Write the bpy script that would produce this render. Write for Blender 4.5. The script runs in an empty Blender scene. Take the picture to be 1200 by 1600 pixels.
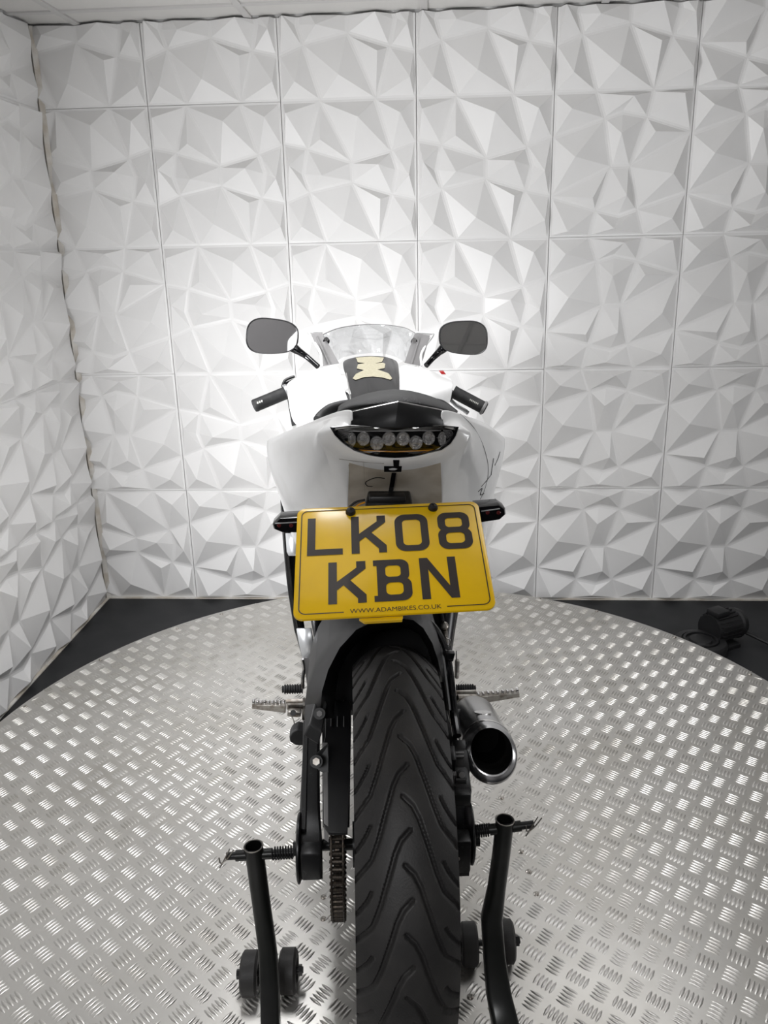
import bpy, bmesh, math, random
from mathutils import Vector, Matrix
random.seed(7)
S = bpy.context.scene
COL = S.collection
PI = math.pi
V = Vector

# ------------------------------------------------------------------ camera
CAM = V((0, 0, 1.385))
FPX, PITCH, ROLL = 1291.04, 0.31578, -0.0228
cF = V((0, math.cos(PITCH), -math.sin(PITCH)))
_U = V((0, math.sin(PITCH), math.cos(PITCH))); _R = V((1, 0, 0))
cR = _R * math.cos(ROLL) + _U * math.sin(ROLL)
cU = -_R * math.sin(ROLL) + _U * math.cos(ROLL)
cam = bpy.data.cameras.new('camera'); camo = bpy.data.objects.new('camera', cam); COL.objects.link(camo)
cam.sensor_fit = 'VERTICAL'; cam.sensor_height = 36.0; cam.lens = 36.0 * FPX / 1600.0
cam.clip_start = 0.02
camo.matrix_world = Matrix((( cR.x, cU.x, -cF.x, CAM.x), (cR.y, cU.y, -cF.y, CAM.y), (cR.z, cU.z, -cF.z, CAM.z), (0, 0, 0, 1)))
S.camera = camo

# ------------------------------------------------------------------ world, exposure
w = bpy.data.worlds.new('world'); S.world = w; w.use_nodes = True
w.node_tree.nodes['Background'].inputs[0].default_value = (0.55, 0.56, 0.58, 1)
w.node_tree.nodes['Background'].inputs[1].default_value = 0.3
S.view_settings.view_transform = 'Standard'; S.view_settings.look = 'None'
S.view_settings.gamma = 1; S.view_settings.use_curve_mapping = False
S.view_settings.exposure = 0.14

YAW = 0.0636
rn = V((math.sin(YAW), math.cos(YAW), 0)); rt = V((math.cos(YAW), -math.sin(YAW), 0))
def room(X, N, z): return rt * X + rn * N + V((0, 0, z))
def area(name, X, N, z, sx, sy, watts, aim, col=(1, 1, 1)):
    l = bpy.data.lights.new(name, 'AREA'); l.shape = 'RECTANGLE'; l.size = sx; l.size_y = sy; l.energy = watts; l.color = col
    o = bpy.data.objects.new(name, l); COL.objects.link(o)
    p = room(X, N, z); o.location = p
    o.rotation_euler = (V(aim) - p).to_track_quat('-Z', 'Y').to_euler()
    return o
# the room is lit by louvred panels in the ceiling grid above the turntable, throwing their light downwards; the last lamp is added fill behind the camera
for k, (X, N, wt) in enumerate(((-.26, 1.78, 8), (.90, 1.78, 2), (-.4, -1.2, 33))):
    l = area('ceiling_and_fill_light', X, N, 2.085, .55, .55, wt, room(X, N, 0), (0.99, 0.99, 1)); l.data.spread = math.radians(125 if N > 0 else 170)
# two unseen lamps added beside the bike to bring out the wall relief
for nm, X, N, z, wt, aim in (('added_wall_light_left', -1.08, 1.50, .86, 13, room(.75, 3.1, .95)), ('added_wall_light_right', 1.3, 1.40, .85, 5.5, room(-.7, 2.9, 1.35))):
    l = area(nm, X, N, z, .42, .42, wt, aim, (0.985, 0.988, 1)); l.data.spread = math.radians(130 if X < 0 else 140)
CEILING_PANEL_EMIT = 0.6

# ------------------------------------------------------------------ helpers
def ray(px, py): return cF + cR * ((px - 600) / FPX) - cU * ((py - 800) / FPX)
def WP(px, py, Y): d = ray(px, py); return CAM + d * (Y / d.y)
def WZ(px, py, z): d = ray(px, py); return CAM + d * ((z - CAM.z) / d.z)
TZ = 0.13                                     # height of the turntable top
MB = Matrix.Translation((0.0, 1.099, TZ)) @ Matrix.Rotation(0.035, 4, 'Z') @ Matrix.Rotation(0.022, 4, 'Y')
MBi = MB.inverted(); oL = MBi @ CAM
def BP(px, py, yl):
    d = MBi.to_3x3() @ ray(px, py); return oL + d * ((yl - oL.y) / d.y)
def BZ(px, py, zl):
    d = MBi.to_3x3() @ ray(px, py); return oL + d * ((zl - oL.z) / d.z)
def BX(px, py, xl):
    d = MBi.to_3x3() @ ray(px, py); return oL + d * ((xl - oL.x) / d.x)

# ------------------------------------------------------------------ materials
def mat(name, col, rough=0.5, metal=0.0, coat=0.0, noise=None, bump=None, emit=None, trans=0.0, ior=1.45, spec=0.5, coat_rough=0.05):
    m = bpy.data.materials.new(name); m.use_nodes = True; nt = m.node_tree; b = nt.nodes['Principled BSDF']
    I = b.inputs
    I['Base Color'].default_value = (*col, 1); I['Roughness'].default_value = rough; I['Metallic'].default_value = metal
    I['Coat Weight'].default_value = coat; I['Coat Roughness'].default_value = coat_rough; I['IOR'].default_value = ior
    I['Specular IOR Level'].default_value = spec
    I['Transmission Weight'].default_value = trans
    if emit: I['Emission Color'].default_value = (*emit[0], 1); I['Emission Strength'].default_value = emit[1]
    tc = nt.nodes.new('ShaderNodeTexCoord')
    if noise:      # (scale, colour2, lo, hi, rough2)
        n = nt.nodes.new('ShaderNodeTexNoise'); n.inputs['Scale'].default_value = noise[0]; n.inputs['Detail'].default_value = 6
        r = nt.nodes.new('ShaderNodeMapRange'); r.inputs[1].default_value = noise[2]; r.inputs[2].default_value = noise[3]
        mx = nt.nodes.new('ShaderNodeMix'); mx.data_type = 'RGBA'
        mx.inputs[6].default_value = (*col, 1); mx.inputs[7].default_value = (*noise[1], 1)
        nt.links.new(tc.outputs['Object'], n.inputs['Vector']); nt.links.new(n.outputs['Fac'], r.inputs[0])
        nt.links.new(r.outputs[0], mx.inputs[0]); nt.links.new(mx.outputs[2], I['Base Color'])
        if len(noise) > 4:
            r2 = nt.nodes.new('ShaderNodeMapRange'); r2.inputs[1].default_value = noise[2]; r2.inputs[2].default_value = noise[3]
            r2.inputs[3].default_value = rough; r2.inputs[4].default_value = noise[4]
            nt.links.new(n.outputs['Fac'], r2.inputs[0]); nt.links.new(r2.outputs[0], I['Roughness'])
    if bump:       # (scale, strength, distance)
        n2 = nt.nodes.new('ShaderNodeTexNoise'); n2.inputs['Scale'].default_value = bump[0]; n2.inputs['Detail'].default_value = 3
        bp = nt.nodes.new('ShaderNodeBump'); bp.inputs['Strength'].default_value = bump[1]; bp.inputs['Distance'].default_value = bump[2]
        nt.links.new(tc.outputs['Object'], n2.inputs['Vector']); nt.links.new(n2.outputs['Fac'], bp.inputs['Height'])
        nt.links.new(bp.outputs[0], I['Normal'])
    return m
M = dict(
 panel=mat('panel_white', (0.83, 0.825, 0.82), 0.42, noise=(2.2, (0.78, 0.775, 0.77), 0.4, 0.7)),
 plaster=mat('plaster', (0.75, 0.745, 0.74), 0.8),
 dark_wall=mat('grey_wall', (0.34, 0.33, 0.33), 0.7),
 floor=mat('floor_paint', (0.012, 0.013, 0.015), 0.55, noise=(9, (0.022, 0.022, 0.024), 0.4, 0.75)),
 black_paint=mat('motor_paint', (0.013, 0.013, 0.014), 0.5, bump=(60, 0.3, 0.002)),
 tile=mat('ceiling_tile', (0.72, 0.71, 0.69), 0.9, bump=(260, 0.35, 0.002)),
 tbar=mat('ceiling_bar', (0.62, 0.61, 0.60), 0.5),
 caulk=mat('caulk', (0.55, 0.50, 0.43), 0.7, noise=(14, (0.72, 0.70, 0.66), 0.4, 0.6)),
 alu=mat('aluminium_plate', (0.74, 0.725, 0.695), 0.38, 0.9, noise=(3.5, (0.60, 0.58, 0.54), 0.45, 0.72, 0.48), bump=(90, 0.12, 0.001)),
 alu_bar=mat('aluminium_bar', (0.72, 0.705, 0.68), 0.40, 0.95, noise=(6, (0.55, 0.53, 0.49), 0.45, 0.7, 0.4)),
 alu_rim=mat('aluminium_rim', (0.35, 0.34, 0.33), 0.5, 0.9),
 rubber=mat('tyre_rubber', (0.022, 0.021, 0.021), 0.55, noise=(18, (0.034, 0.032, 0.031), 0.35, 0.7), bump=(380, 0.25, 0.0012), spec=0.55),
 rubber2=mat('soft_rubber', (0.016, 0.016, 0.017), 0.6, noise=(60, (0.03, 0.03, 0.03), 0.45, 0.7)),
 black=mat('black_plastic', (0.012, 0.012, 0.013), 0.42, bump=(500, 0.1, 0.0008)),
 gloss=mat('gloss_black', (0.004, 0.004, 0.005), 0.12, coat=0.15),
 satin=mat('satin_black_metal', (0.018, 0.018, 0.019), 0.33, 0.3, noise=(220, (0.06, 0.06, 0.062), 0.62, 0.75)),
 tube=mat('stand_black', (0.012, 0.013, 0.012), 0.3, 0.2, noise=(12, (0.022, 0.022, 0.022), 0.4, 0.7)),
 pad=mat('seat_vinyl', (0.008, 0.008, 0.009), 0.55, bump=(420, 0.8, 0.002)),
 white=mat('white_paint', (0.86, 0.86, 0.855), 0.28, coat=0.5, noise=(26, (0.80, 0.795, 0.78), 0.5, 0.8)),
 white_reflect_dirt=mat('white_paint_reflect_dirt', (0.66, 0.60, 0.51), 0.3, coat=0.4, noise=(17, (0.36, 0.29, 0.20), 0.45, 0.80)),  # number plate's brown reflection painted into the white, plus slight dirt noise
 tan=mat('tank_pad_beige', (0.44, 0.41, 0.30), 0.45, noise=(200, (0.36, 0.33, 0.23), 0.4, 0.7)),
 yellow=mat('plate_yellow', (0.90, 0.55, 0.0), 0.28, coat=0.5, coat_rough=0.12, noise=(25, (0.84, 0.51, 0.0), 0.4, 0.7)),
 ink=mat('plate_ink', (0.022, 0.013, 0.010), 0.3, coat=0.5),
 amber=mat('amber_lens', (0.75, 0.30, 0.01), 0.25),
 switch_red=mat('switch_red', (0.5, 0.03, 0.03), 0.3),
 red=mat('red_lens', (0.12, 0.015, 0.015), 0.2),
 chrome=mat('chrome', (0.75, 0.74, 0.73), 0.16, 1.0),
 steel=mat('dull_steel', (0.45, 0.43, 0.40), 0.38, 1.0, noise=(70, (0.25, 0.22, 0.19), 0.45, 0.65)),
 canister=mat('exhaust_steel', (0.55, 0.55, 0.56), 0.22, 1.0),
 silver=mat('silver_paint', (0.55, 0.56, 0.57), 0.35, 0.7),
 grey=mat('grey_plastic', (0.22, 0.215, 0.215), 0.45, bump=(200, 0.3, 0.001)),
 mirror=mat('mirror_glass', (0.85, 0.85, 0.86), 0.02, 1.0),
 chainmat=mat('chain_steel', (0.045, 0.038, 0.032), 0.45, 0.8, noise=(300, (0.11, 0.085, 0.065), 0.5, 0.7)),
 reflector=mat('lamp_reflector', (0.68, 0.67, 0.66), 0.22, 0.6, bump=(330, 1.0, 0.006)),
 near_black=mat('near_black', (0.003, 0.003, 0.003), 0.9, spec=0.1),  # near-black: soot in the exhaust, also tube bores, slots, lamp back, scratches
 pale=mat('pale_print', (0.6, 0.6, 0.55), 0.5),
 lightpanel=mat('light_panel', (0.8, 0.8, 0.8), 0.5, emit=((1, 0.99, 0.97), CEILING_PANEL_EMIT)),
)
def clear_mat(name, tint, rough=0.02):      # thin clear plastic: mostly see-through with a fresnel sheen
    m = bpy.data.materials.new(name); m.use_nodes = True; nt = m.node_tree
    for n in list(nt.nodes): nt.nodes.remove(n)
    o = nt.nodes.new('ShaderNodeOutputMaterial'); t = nt.nodes.new('ShaderNodeBsdfTransparent'); g = nt.nodes.new('ShaderNodeBsdfGlossy')
    x = nt.nodes.new('ShaderNodeMixShader'); lw_ = nt.nodes.new('ShaderNodeLayerWeight'); lw_.inputs['Blend'].default_value = 0.25; f = nt.nodes.new('ShaderNodeMapRange'); f.inputs[3].default_value = 0.03; f.inputs[4].default_value = 0.5; nt.links.new(lw_.outputs['Facing'], f.inputs[0])
    t.inputs[0].default_value = (*tint, 1); g.inputs['Roughness'].default_value = rough
    nt.links.new(f.outputs[0], x.inputs[0]); nt.links.new(t.outputs[0], x.inputs[1]); nt.links.new(g.outputs[0], x.inputs[2])
    nt.links.new(x.outputs[0], o.inputs[0]); return m
M['clear'] = clear_mat('clear_screen', (0.93, 0.935, 0.94))
M['lens'] = clear_mat('clear_lens', (0.9, 0.9, 0.9))

# ------------------------------------------------------------------ mesh building
def surf(o):
    from mathutils.bvhtree import BVHTree
    bpy.context.view_layer.update(); dg = bpy.context.evaluated_depsgraph_get(); e = o.evaluated_get(dg); me = e.to_mesh()
    t = BVHTree.FromPolygons([v.co.copy() for v in me.vertices], [tuple(p.vertices) for p in me.polygons]); e.to_mesh_clear(); return t
def on(t, px, py, off=.001):        # the point of a surface that this line of sight meets, lifted off it
    d = (MBi.to_3x3() @ ray(px, py)).normalized(); h = t.ray_cast(oL, d)
    if h[0] is None: return None
    n = h[1] if h[1].dot(d) < 0 else -h[1]; return h[0] + n * off
class G:
    def __init__(s): s.v = []; s.f = []
    def add(s, vs, fs):
        n = len(s.v); s.v += [tuple(p) for p in vs]; s.f += [tuple(i + n for i in f) for f in fs]; return s
    def box(s, c, d, rot=None, bev=0.0):
        c = V(c); hx, hy, hz = d[0] / 2, d[1] / 2, d[2] / 2
        if bev <= 0:
            P = [V((x, y, z)) for z in (-hz, hz) for y in (-hy, hy) for x in (-hx, hx)]
            F = [(0, 2, 3, 1), (4, 5, 7, 6), (0, 1, 5, 4), (2, 6, 7, 3), (0, 4, 6, 2), (1, 3, 7, 5)]
        else:
            bm = bmesh.new(); bmesh.ops.create_cube(bm, size=1)
            for v in bm.verts: v.co = V((v.co.x * d[0], v.co.y * d[1], v.co.z * d[2]))
            bmesh.ops.bevel(bm, geom=bm.edges[:], offset=bev, segments=2, affect='EDGES', profile=0.5)
            bm.verts.index_update(); P = [v.co.copy() for v in bm.verts]; F = [tuple(v.index for v in f.verts) for f in bm.faces]; bm.free()
        if rot is not None: P = [rot @ p for p in P]
        return s.add([p + c for p in P], F)
    def tube(s, pts, r, n=12, caps=True, closed=False):
        pts = [V(p) for p in pts]; m = len(pts)
        rs = r if isinstance(r, (list, tuple)) else [r] * m
        up = None; rings = []
        for i, p in enumerate(pts):
            if closed: t = pts[(i + 1) % m] - pts[i - 1]
            else: t = pts[min(i + 1, m - 1)] - pts[max(i - 1, 0)]
            t.normalize()
            if up is None:
                up = V((0, 0, 1)) if abs(t.z) < 0.9 else V((0, 1, 0))
            a = up - t * up.dot(t); a.normalize(); b = t.cross(a); up = a
            rings.append([p + (a * math.cos(2 * PI * k / n) + b * math.sin(2 * PI * k / n)) * rs[i] for k in range(n)])
        vs = [q for rg in rings for q in rg]; fs = []
        for i in range(m if closed else m - 1):
            j = (i + 1) % m
            for k in range(n): fs.append((i * n + k, i * n + (k + 1) % n, j * n + (k + 1) % n, j * n + k))
        if caps and not closed: fs.append(tuple(range(n - 1, -1, -1))); fs.append(tuple((m - 1) * n + k for k in range(n)))
        return s.add(vs, fs)
    def cyl(s, a, b, r, n=24, r2=None, caps=True):
        a = V(a); b = V(b); t = (b - a).normalized()
        u = (V((0, 0, 1)) if abs(t.z) < 0.9 else V((0, 1, 0))); u = (u - t * u.dot(t)).normalized(); w_ = t.cross(u)
        r2 = r if r2 is None else r2
        A = [a + (u * math.cos(2 * PI * k / n) + w_ * math.sin(2 * PI * k / n)) * r for k in range(n)]
        B = [b + (u * math.cos(2 * PI * k / n) + w_ * math.sin(2 * PI * k / n)) * r2 for k in range(n)]
        fs = [(k, (k + 1) % n, n + (k + 1) % n, n + k) for k in range(n)]
        if caps: fs += [tuple(range(n - 1, -1, -1)), tuple(range(n, 2 * n))]
        return s.add(A + B, fs)
    def lathe(s, c, axis, prof, n=32, closed=False):     # prof: (radius, offset along axis)
        c = V(c); t = V(axis).normalized(); u = (V((0, 0, 1)) if abs(t.z) < 0.9 else V((0, 1, 0))); u = (u - t * u.dot(t)).normalized(); w_ = t.cross(u)
        m = len(prof); vs = []; fs = []
        for (r, h) in prof:
            for k in range(n): vs.append(c + t * h + (u * math.cos(2 * PI * k / n) + w_ * math.sin(2 * PI * k / n)) * r)
        for i in range(m if closed else m - 1):
            j = (i + 1) % m
            for k in range(n): fs.append((i * n + k, i * n + (k + 1) % n, j * n + (k + 1) % n, j * n + k))
        return s.add(vs, fs)
    def loft(s, rings, closed=True, caps=True):
        n = len(rings[0]); vs = [p for r in rings for p in r]; fs = []
        for i in range(len(rings) - 1):
            for k in range(n if closed else n - 1):
                fs.append((i * n + k, i * n + (k + 1) % n, (i + 1) * n + (k + 1) % n, (i + 1) * n + k))
        if caps and closed: fs.append(tuple(range(n - 1, -1, -1))); fs.append(tuple((len(rings) - 1) * n + k for k in range(n)))
        return s.add(vs, fs)
    def prism(s, pts, off):                               # polygon extruded by a vector
        pts = [V(p) for p in pts]; off = V(off); return s.loft([pts, [p + off for p in pts]])
    def build(s, name, m, parent=None, smooth=35, sub=0, bevel=0.0, solid=0.0):
        me = bpy.data.meshes.new(name); me.from_pydata(s.v, [], s.f); me.validate()
        bm = bmesh.new(); bm.from_mesh(me); bmesh.ops.recalc_face_normals(bm, faces=bm.faces); bm.to_mesh(me); bm.free()
        me.materials.append(M[m] if isinstance(m, str) else m)
        if smooth:
            me.shade_smooth()
            if smooth < 180: me.set_sharp_from_angle(angle=math.radians(smooth))
        o = bpy.data.objects.new(name, me); COL.objects.link(o)
        if parent: o.parent = parent
        if solid: k = o.modifiers.new('solid', 'SOLIDIFY'); k.thickness = solid; k.offset = 0
        if bevel: k = o.modifiers.new('bevel', 'BEVEL'); k.width = bevel; k.segments = 2; k.limit_method = 'ANGLE'
        if sub: k = o.modifiers.new('sub', 'SUBSURF'); k.levels = sub; k.render_levels = sub
        return o
def tag(o, label=None, cat=None, group=None, kind=None):
    if label: o['label'] = label
    if cat: o['category'] = cat
    if group: o['group'] = group
    if kind: o['kind'] = kind
    return o
def empty(name, loc=None, mtx=None, **k):
    o = bpy.data.objects.new(name, None); COL.objects.link(o); o.empty_display_size = 0.05
    if mtx is not None: o.matrix_world = mtx
    elif loc is not None: o.location = loc
    return tag(o, **k)
def copy(o, parent=None):
    c = o.copy(); COL.objects.link(c)
    if parent: c.parent = parent
    return c
def smooth_path(P, n=6):                                   # Catmull-Rom
    P = [V(p) for p in P]; Q = [P[0] * 2 - P[1]] + P + [P[-1] * 2 - P[-2]]; out = []
    for i in range(1, len(Q) - 2):
        a, b, c, d = Q[i - 1:i + 3]
        for k in range(n):
            t = k / n; out.append(0.5 * ((2 * b) + (c - a) * t + (2 * a - 5 * b + 4 * c - d) * t * t + (3 * b - a - 3 * c + d) * t ** 3))
    out.append(P[-1]); return out

# ================================================================== THE ROOM
s = 0.4617; ZC = 2.103
XL, XR, NB, NF = -2.9645 * s, 2.75, 6.723 * s, -2.6
def slab(name, corners, off, m, **k):
    o = G().prism(corners, off).build(name, m, smooth=0); return tag(o, kind='structure', **k)
slab('floor', [room(XL - .1, NF - .1, 0), room(XR + .1, NF - .1, 0), room(XR + .1, NB + .1, 0), room(XL - .1, NB + .1, 0)], (0, 0, -0.1), 'floor')
wall_back = slab('wall_back', [room(XL - .1, NB, 0), room(XR + .1, NB, 0), room(XR + .1, NB, ZC + .1), room(XL - .1, NB, ZC + .1)], rn * 0.1, 'plaster')
wall_left = slab('wall_left', [room(XL, NF, 0), room(XL, NB, 0), room(XL, NB, ZC + .1), room(XL, NF, ZC + .1)], rt * -0.1, 'plaster')
slab('wall_right', [room(XR, NF, 0), room(XR, NB, 0), room(XR, NB, ZC + .1), room(XR, NF, ZC + .1)], rt * 0.1, 'plaster')
wf = slab('wall_front', [room(XL - .1, NF, 0), room(XR + .1, NF, 0), room(XR + .1, NF, ZC + .1), room(XL - .1, NF, ZC + .1)], rn * -0.1, 'dark_wall')
ceiling = slab('ceiling', [room(XL - .1, NF - .1, ZC + .03), room(XR + .1, NF - .1, ZC + .03), room(XR + .1, NB + .1, ZC + .03), room(XL - .1, NB + .1, ZC + .03)], (0, 0, 0.1), 'plaster')

# --- faceted wall panel: one relief, turned a quarter for the second look
Q = ((90, 75), (1175, 65), (1110, 1190), (50, 1195))
def quv(x, y):
    u = v = 0.5
    for _ in range(12):
        X = (1-u)*(1-v)*Q[0][0] + u*(1-v)*Q[1][0] + u*v*Q[2][0] + (1-u)*v*Q[3][0]
        Y = (1-u)*(1-v)*Q[0][1] + u*(1-v)*Q[1][1] + u*v*Q[2][1] + (1-u)*v*Q[3][1]
        u += (x - X) / 1080; v += (y - Y) / 1120
    return (u, v)
N_ = {k: quv(*p) for k, p in dict(n1=(480, 278), n2=(810, 272), n3=(532, 645), n4=(685, 642), n5=(420, 985), n6=(745, 980), m1=(622, 232), m2=(600, 1030)).items()}
for k, p in dict(l1=(0, .30), l2=(0, .71), r1=(1, .285), r2=(1, .70), t1=(.30, 0), t2=(.71, 0), b1=(.30, 1), b2=(.705, 1), A=(0, 0), B=(1, 0), C=(1, 1), D=(0, 1)).items(): N_[k] = p
CELLS = [(('A', 't1', 'n1', 'l1'), (215, 208), 1), (('t1', 't2', 'n2', 'm1', 'n1'), (690, 122), .9), (('t2', 'B', 'r1', 'n2'), (1078, 110), .9),
 (('l1', 'n1', 'n3', 'l2'), (240, 568), 1), (('n1', 'm1', 'n2', 'n4', 'n3'), (597, 395), .95), (('n2', 'r1', 'n4'), (865, 388), .7),
 (('r1', 'r2', 'n6', 'n4'), (1003, 710), 1), (('n3', 'n5', 'l2'), (385, 886), .75), (('n3', 'n4', 'n6', 'm2', 'n5'), (645, 872), .95),
 (('l2', 'n5', 'b1', 'D'), (185, 1148), .9), (('n5', 'm2', 'n6', 'b2', 'b1'), (550, 1130), .85), (('n6', 'r2', 'C', 'b2'), (1005, 1060), .9)]
def panel_geo(turned):
    g = G(); base = 0.006; pk = 0.034; ins = 0.0155
    def P(u, v, z):
        if turned: u, v = v, 1 - u
        return V(((u) * s, (1 - v) * s, z))
    def inset(poly, d):
        out = []; n = len(poly)
        area_ = sum(poly[i][0] * poly[(i + 1) % n][1] - poly[(i + 1) % n][0] * poly[i][1] for i in range(n)); sg = 1 if area_ > 0 else -1
        for i in range(n):
            a, b, c = V(poly[i - 1]), V(poly[i]), V(poly[(i + 1) % n])
            e1 = (b - a).normalized(); e2 = (c - b).normalized()
            n1 = V((-e1.y, e1.x)) * sg; n2 = V((-e2.y, e2.x)) * sg
            k = 1 + n1.dot(n2); out.append(b + (n1 + n2) * (d / max(k, 0.35)))
        return out
    e = 0.0006
    for ks, pkpt, hh in CELLS:
        poly = [N_[k] for k in ks]; poly = [(min(max(u, e), 1 - e), min(max(v, e), 1 - e)) for u, v in poly]
        ip = inset(poly, ins); n = len(poly); u, v = quv(*pkpt)
        vs = [P(a, b, base) for a, b in poly] + [P(q.x, q.y, base + .001) for q in ip] + [P(u, v, base + pk * hh)]
        fs = [(i, (i + 1) % n, n + (i + 1) % n, n + i) for i in range(n)] + [(n + i, n + (i + 1) % n, 2 * n) for i in range(n)]
        g.add(vs, fs)
    for a, b in (((e, e), (1 - e, e)), ((1 - e, e), (1 - e, 1 - e)), ((1 - e, 1 - e), (e, 1 - e)), ((e, 1 - e), (e, e))):
        g.add([P(*a, 0.0005), P(*b, 0.0005), P(*b, base), P(*a, base)], [(0, 1, 2, 3)])
    return g
def panel_mesh(turned, clip=None):
    g = panel_geo(turned); bm = bmesh.new(); vs = [bm.verts.new(p) for p in g.v]
    for f in g.f: bm.faces.new([vs[i] for i in f])
    bmesh.ops.remove_doubles(bm, verts=bm.verts, dist=0.0002)
    if clip:
        for co, no in clip:
            bmesh.ops.bisect_plane(bm, geom=bm.verts[:] + bm.edges[:] + bm.faces[:], plane_co=co, plane_no=no, clear_outer=True)
    bmesh.ops.recalc_face_normals(bm, faces=bm.faces)
    tot = sum(f.normal.z * f.calc_area() for f in bm.faces)
    if tot < 0: bmesh.ops.reverse_faces(bm, faces=bm.faces)
    me = bpy.data.meshes.new('wall_panel'); bm.to_mesh(me); bm.free(); me.materials.append(M['panel']); return me
cut = (ZC / s - 4) * s - 0.004
top = ((0, cut, 0), (0, 1, 0)); x0c = (-2.1269 - 1.0) * s; lclip = (((XL - x0c) + .012, 0, 0), (-1, 0, 0))
PM = {(t, c): panel_mesh(t, cl) for t in (0, 1) for c, cl in (('', None), ('t', [top]), ('l', [lclip]), ('tl', [top, lclip]))}
# rows from the floor up; True where the relief is turned (column 0 is cut at the corner)
TURN = [[1, 0, 0, 0, 0, 0, 0, 1, 0], [0, 1, 0, 0, 0, 0, 1, 0, 0], [0, 1, 1, 1, 0, 0, 0, 1, 0], [1, 1, 1, 1, 0, 0, 1, 0, 0], [1, 1, 1, 1, 1, 0, 0, 1, 1]]
for i in range(5):
    for j in range(9):
        c = ('t' if i == 4 else '') + ('l' if j == 0 else '')
        o = bpy.data.objects.new('wall_panel', PM[(TURN[i][j], c)]); COL.objects.link(o); o.parent = wall_back
        P0 = room((-2.1269 + 1.004 * (j - 1)) * s, NB - .0005, i * s + 0.0015)
        sx = 1.0
        wob = random.uniform(-.0022, .0022); o.matrix_world = Matrix(((rt.x, 0, -rn.x, P0.x), (rt.y, 0, -rn.y, P0.y), (0, 1, 0, P0.z + wob * .3), (0, 0, 0, 1))) @ Matrix.Rotation(random.uniform(-.0015, .0015), 4, 'Z')
for i in range(5):
    for j in range(6):
        o = bpy.data.objects.new('wall_panel', PM[(0, 't' if i == 4 else '')]); COL.objects.link(o); o.parent = wall_left
        k = 1.03; P0 = room(XL + .0005, NB - 0.026 - (j + 1) * s * k, i * s + 0.0015)
        o.matrix_world = Matrix(((rn.x * k, 0, rt.x, P0.x), (rn.y * k, 0, rt.y, P0.y), (0, 1, 0, P0.z), (0, 0, 0, 1)))
G().box((0, 0, 0), (0.019, 0.019, ZC)).build('trim_1', 'caulk', smooth=0)
t1 = bpy.data.objects['trim_1']; t1['kind'] = 'structure'; t1.matrix_world = Matrix.Translation(room(XL + .012, NB - .012, ZC / 2)) @ Matrix.Rotation(-YAW + .78, 4, 'Z')
# floor edge strip under the panels
tag(G().prism([room(XL, NB - .008, 0), room(XR, NB - .008, 0), room(XR, NB - .008, .004), room(XL, NB - .008, .004)], rn * -0.012).build('baseboard_back', 'caulk', smooth=0), kind='structure')
tag(G().prism([room(XL + .008, NF, 0), room(XL + .008, NB, 0), room(XL + .008, NB, .004), room(XL + .008, NF, .004)], rt * 0.012).build('baseboard_left', 'caulk', smooth=0), kind='structure')

# --- suspended ceiling
j0 = WZ(118, 38, ZC); X0 = rt.dot(j0); j1 = WZ(345, 10, ZC); N0 = rn.dot(j1)
TP = 0.585
xs = [X0 + TP * k for k in range(-3, 8)]; ns = [N0 + 0.0 + (-TP * k) for k in range(-1, 12)]
tb = {}; print('GRID', [round(x,2) for x in xs], [round(n,2) for n in ns])
def cbox(name, xa, xb, na, nb, za, zb, m, parent, **k):
    o = G().prism([room(xa, na, za), room(xb, na, za), room(xb, nb, za), room(xa, nb, za)], (0, 0, zb - za)).build(name, m, parent, smooth=0)
    return o
xg = [XL] + [x for x in xs if XL + .03 < x < XR - .03] + [XR]
ng = [NB] + [n for n in ns if NF + .03 < n < NB - .03] + [NF]
# lit panels: (column, row) of the grid
LIT = {(2, 2): 'square lit ceiling panel straight above the motorcycle handlebars', (4, 2): 'square lit ceiling panel nearest the right wall', (2, 4): 'square lit ceiling panel nearest the photographer'}
for a in range(len(xg) - 1):
    for b in range(len(ng) - 1):
        xa, xb, na, nb = xg[a] + .012, xg[a + 1] - .012, ng[b] - .012, ng[b + 1] + .012
        if (a, b) in LIT and xb - xa > .4:
            e = empty('ceiling_light', loc=room((xa + xb) / 2, (na + nb) / 2, ZC), label=LIT[(a, b)], cat='ceiling light', group='flush ceiling light panels')
            def loc(o): o.parent = e; o.matrix_parent_inverse = Matrix.Translation(-e.location); return o
            loc(cbox('diffuser', xa + .02, xb - .02, na - .02, nb + .02, ZC + .004, ZC + .01, 'lightpanel', None))
            fr = G()
            for (p, q, r_, t_) in ((xa, xb, na, na - .02), (xa, xb, nb + .02, nb), (xa, xa + .02, na - .02, nb + .02), (xb - .02, xb, na - .02, nb + .02)):
                fr.prism([room(p, r_, ZC + .001), room(q, r_, ZC + .001), room(q, t_, ZC + .001), room(p, t_, ZC + .001)], (0, 0, .012))
            loc(fr.build('frame', 'tbar', None, smooth=0))
        else:
            cbox('ceiling_tile', xa, xb, na, nb, ZC + .006, ZC + .02, 'tile', ceiling)
for x in xg[1:-1]: cbox('ceiling_bar', x - .012, x + .012, NB, NF, ZC, ZC + .03, 'tbar', ceiling)
for n in ng[1:-1]: cbox('ceiling_bar', XL, XR, n + .012, n - .012, ZC + .0006, ZC + .029, 'tbar', ceiling)

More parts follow.
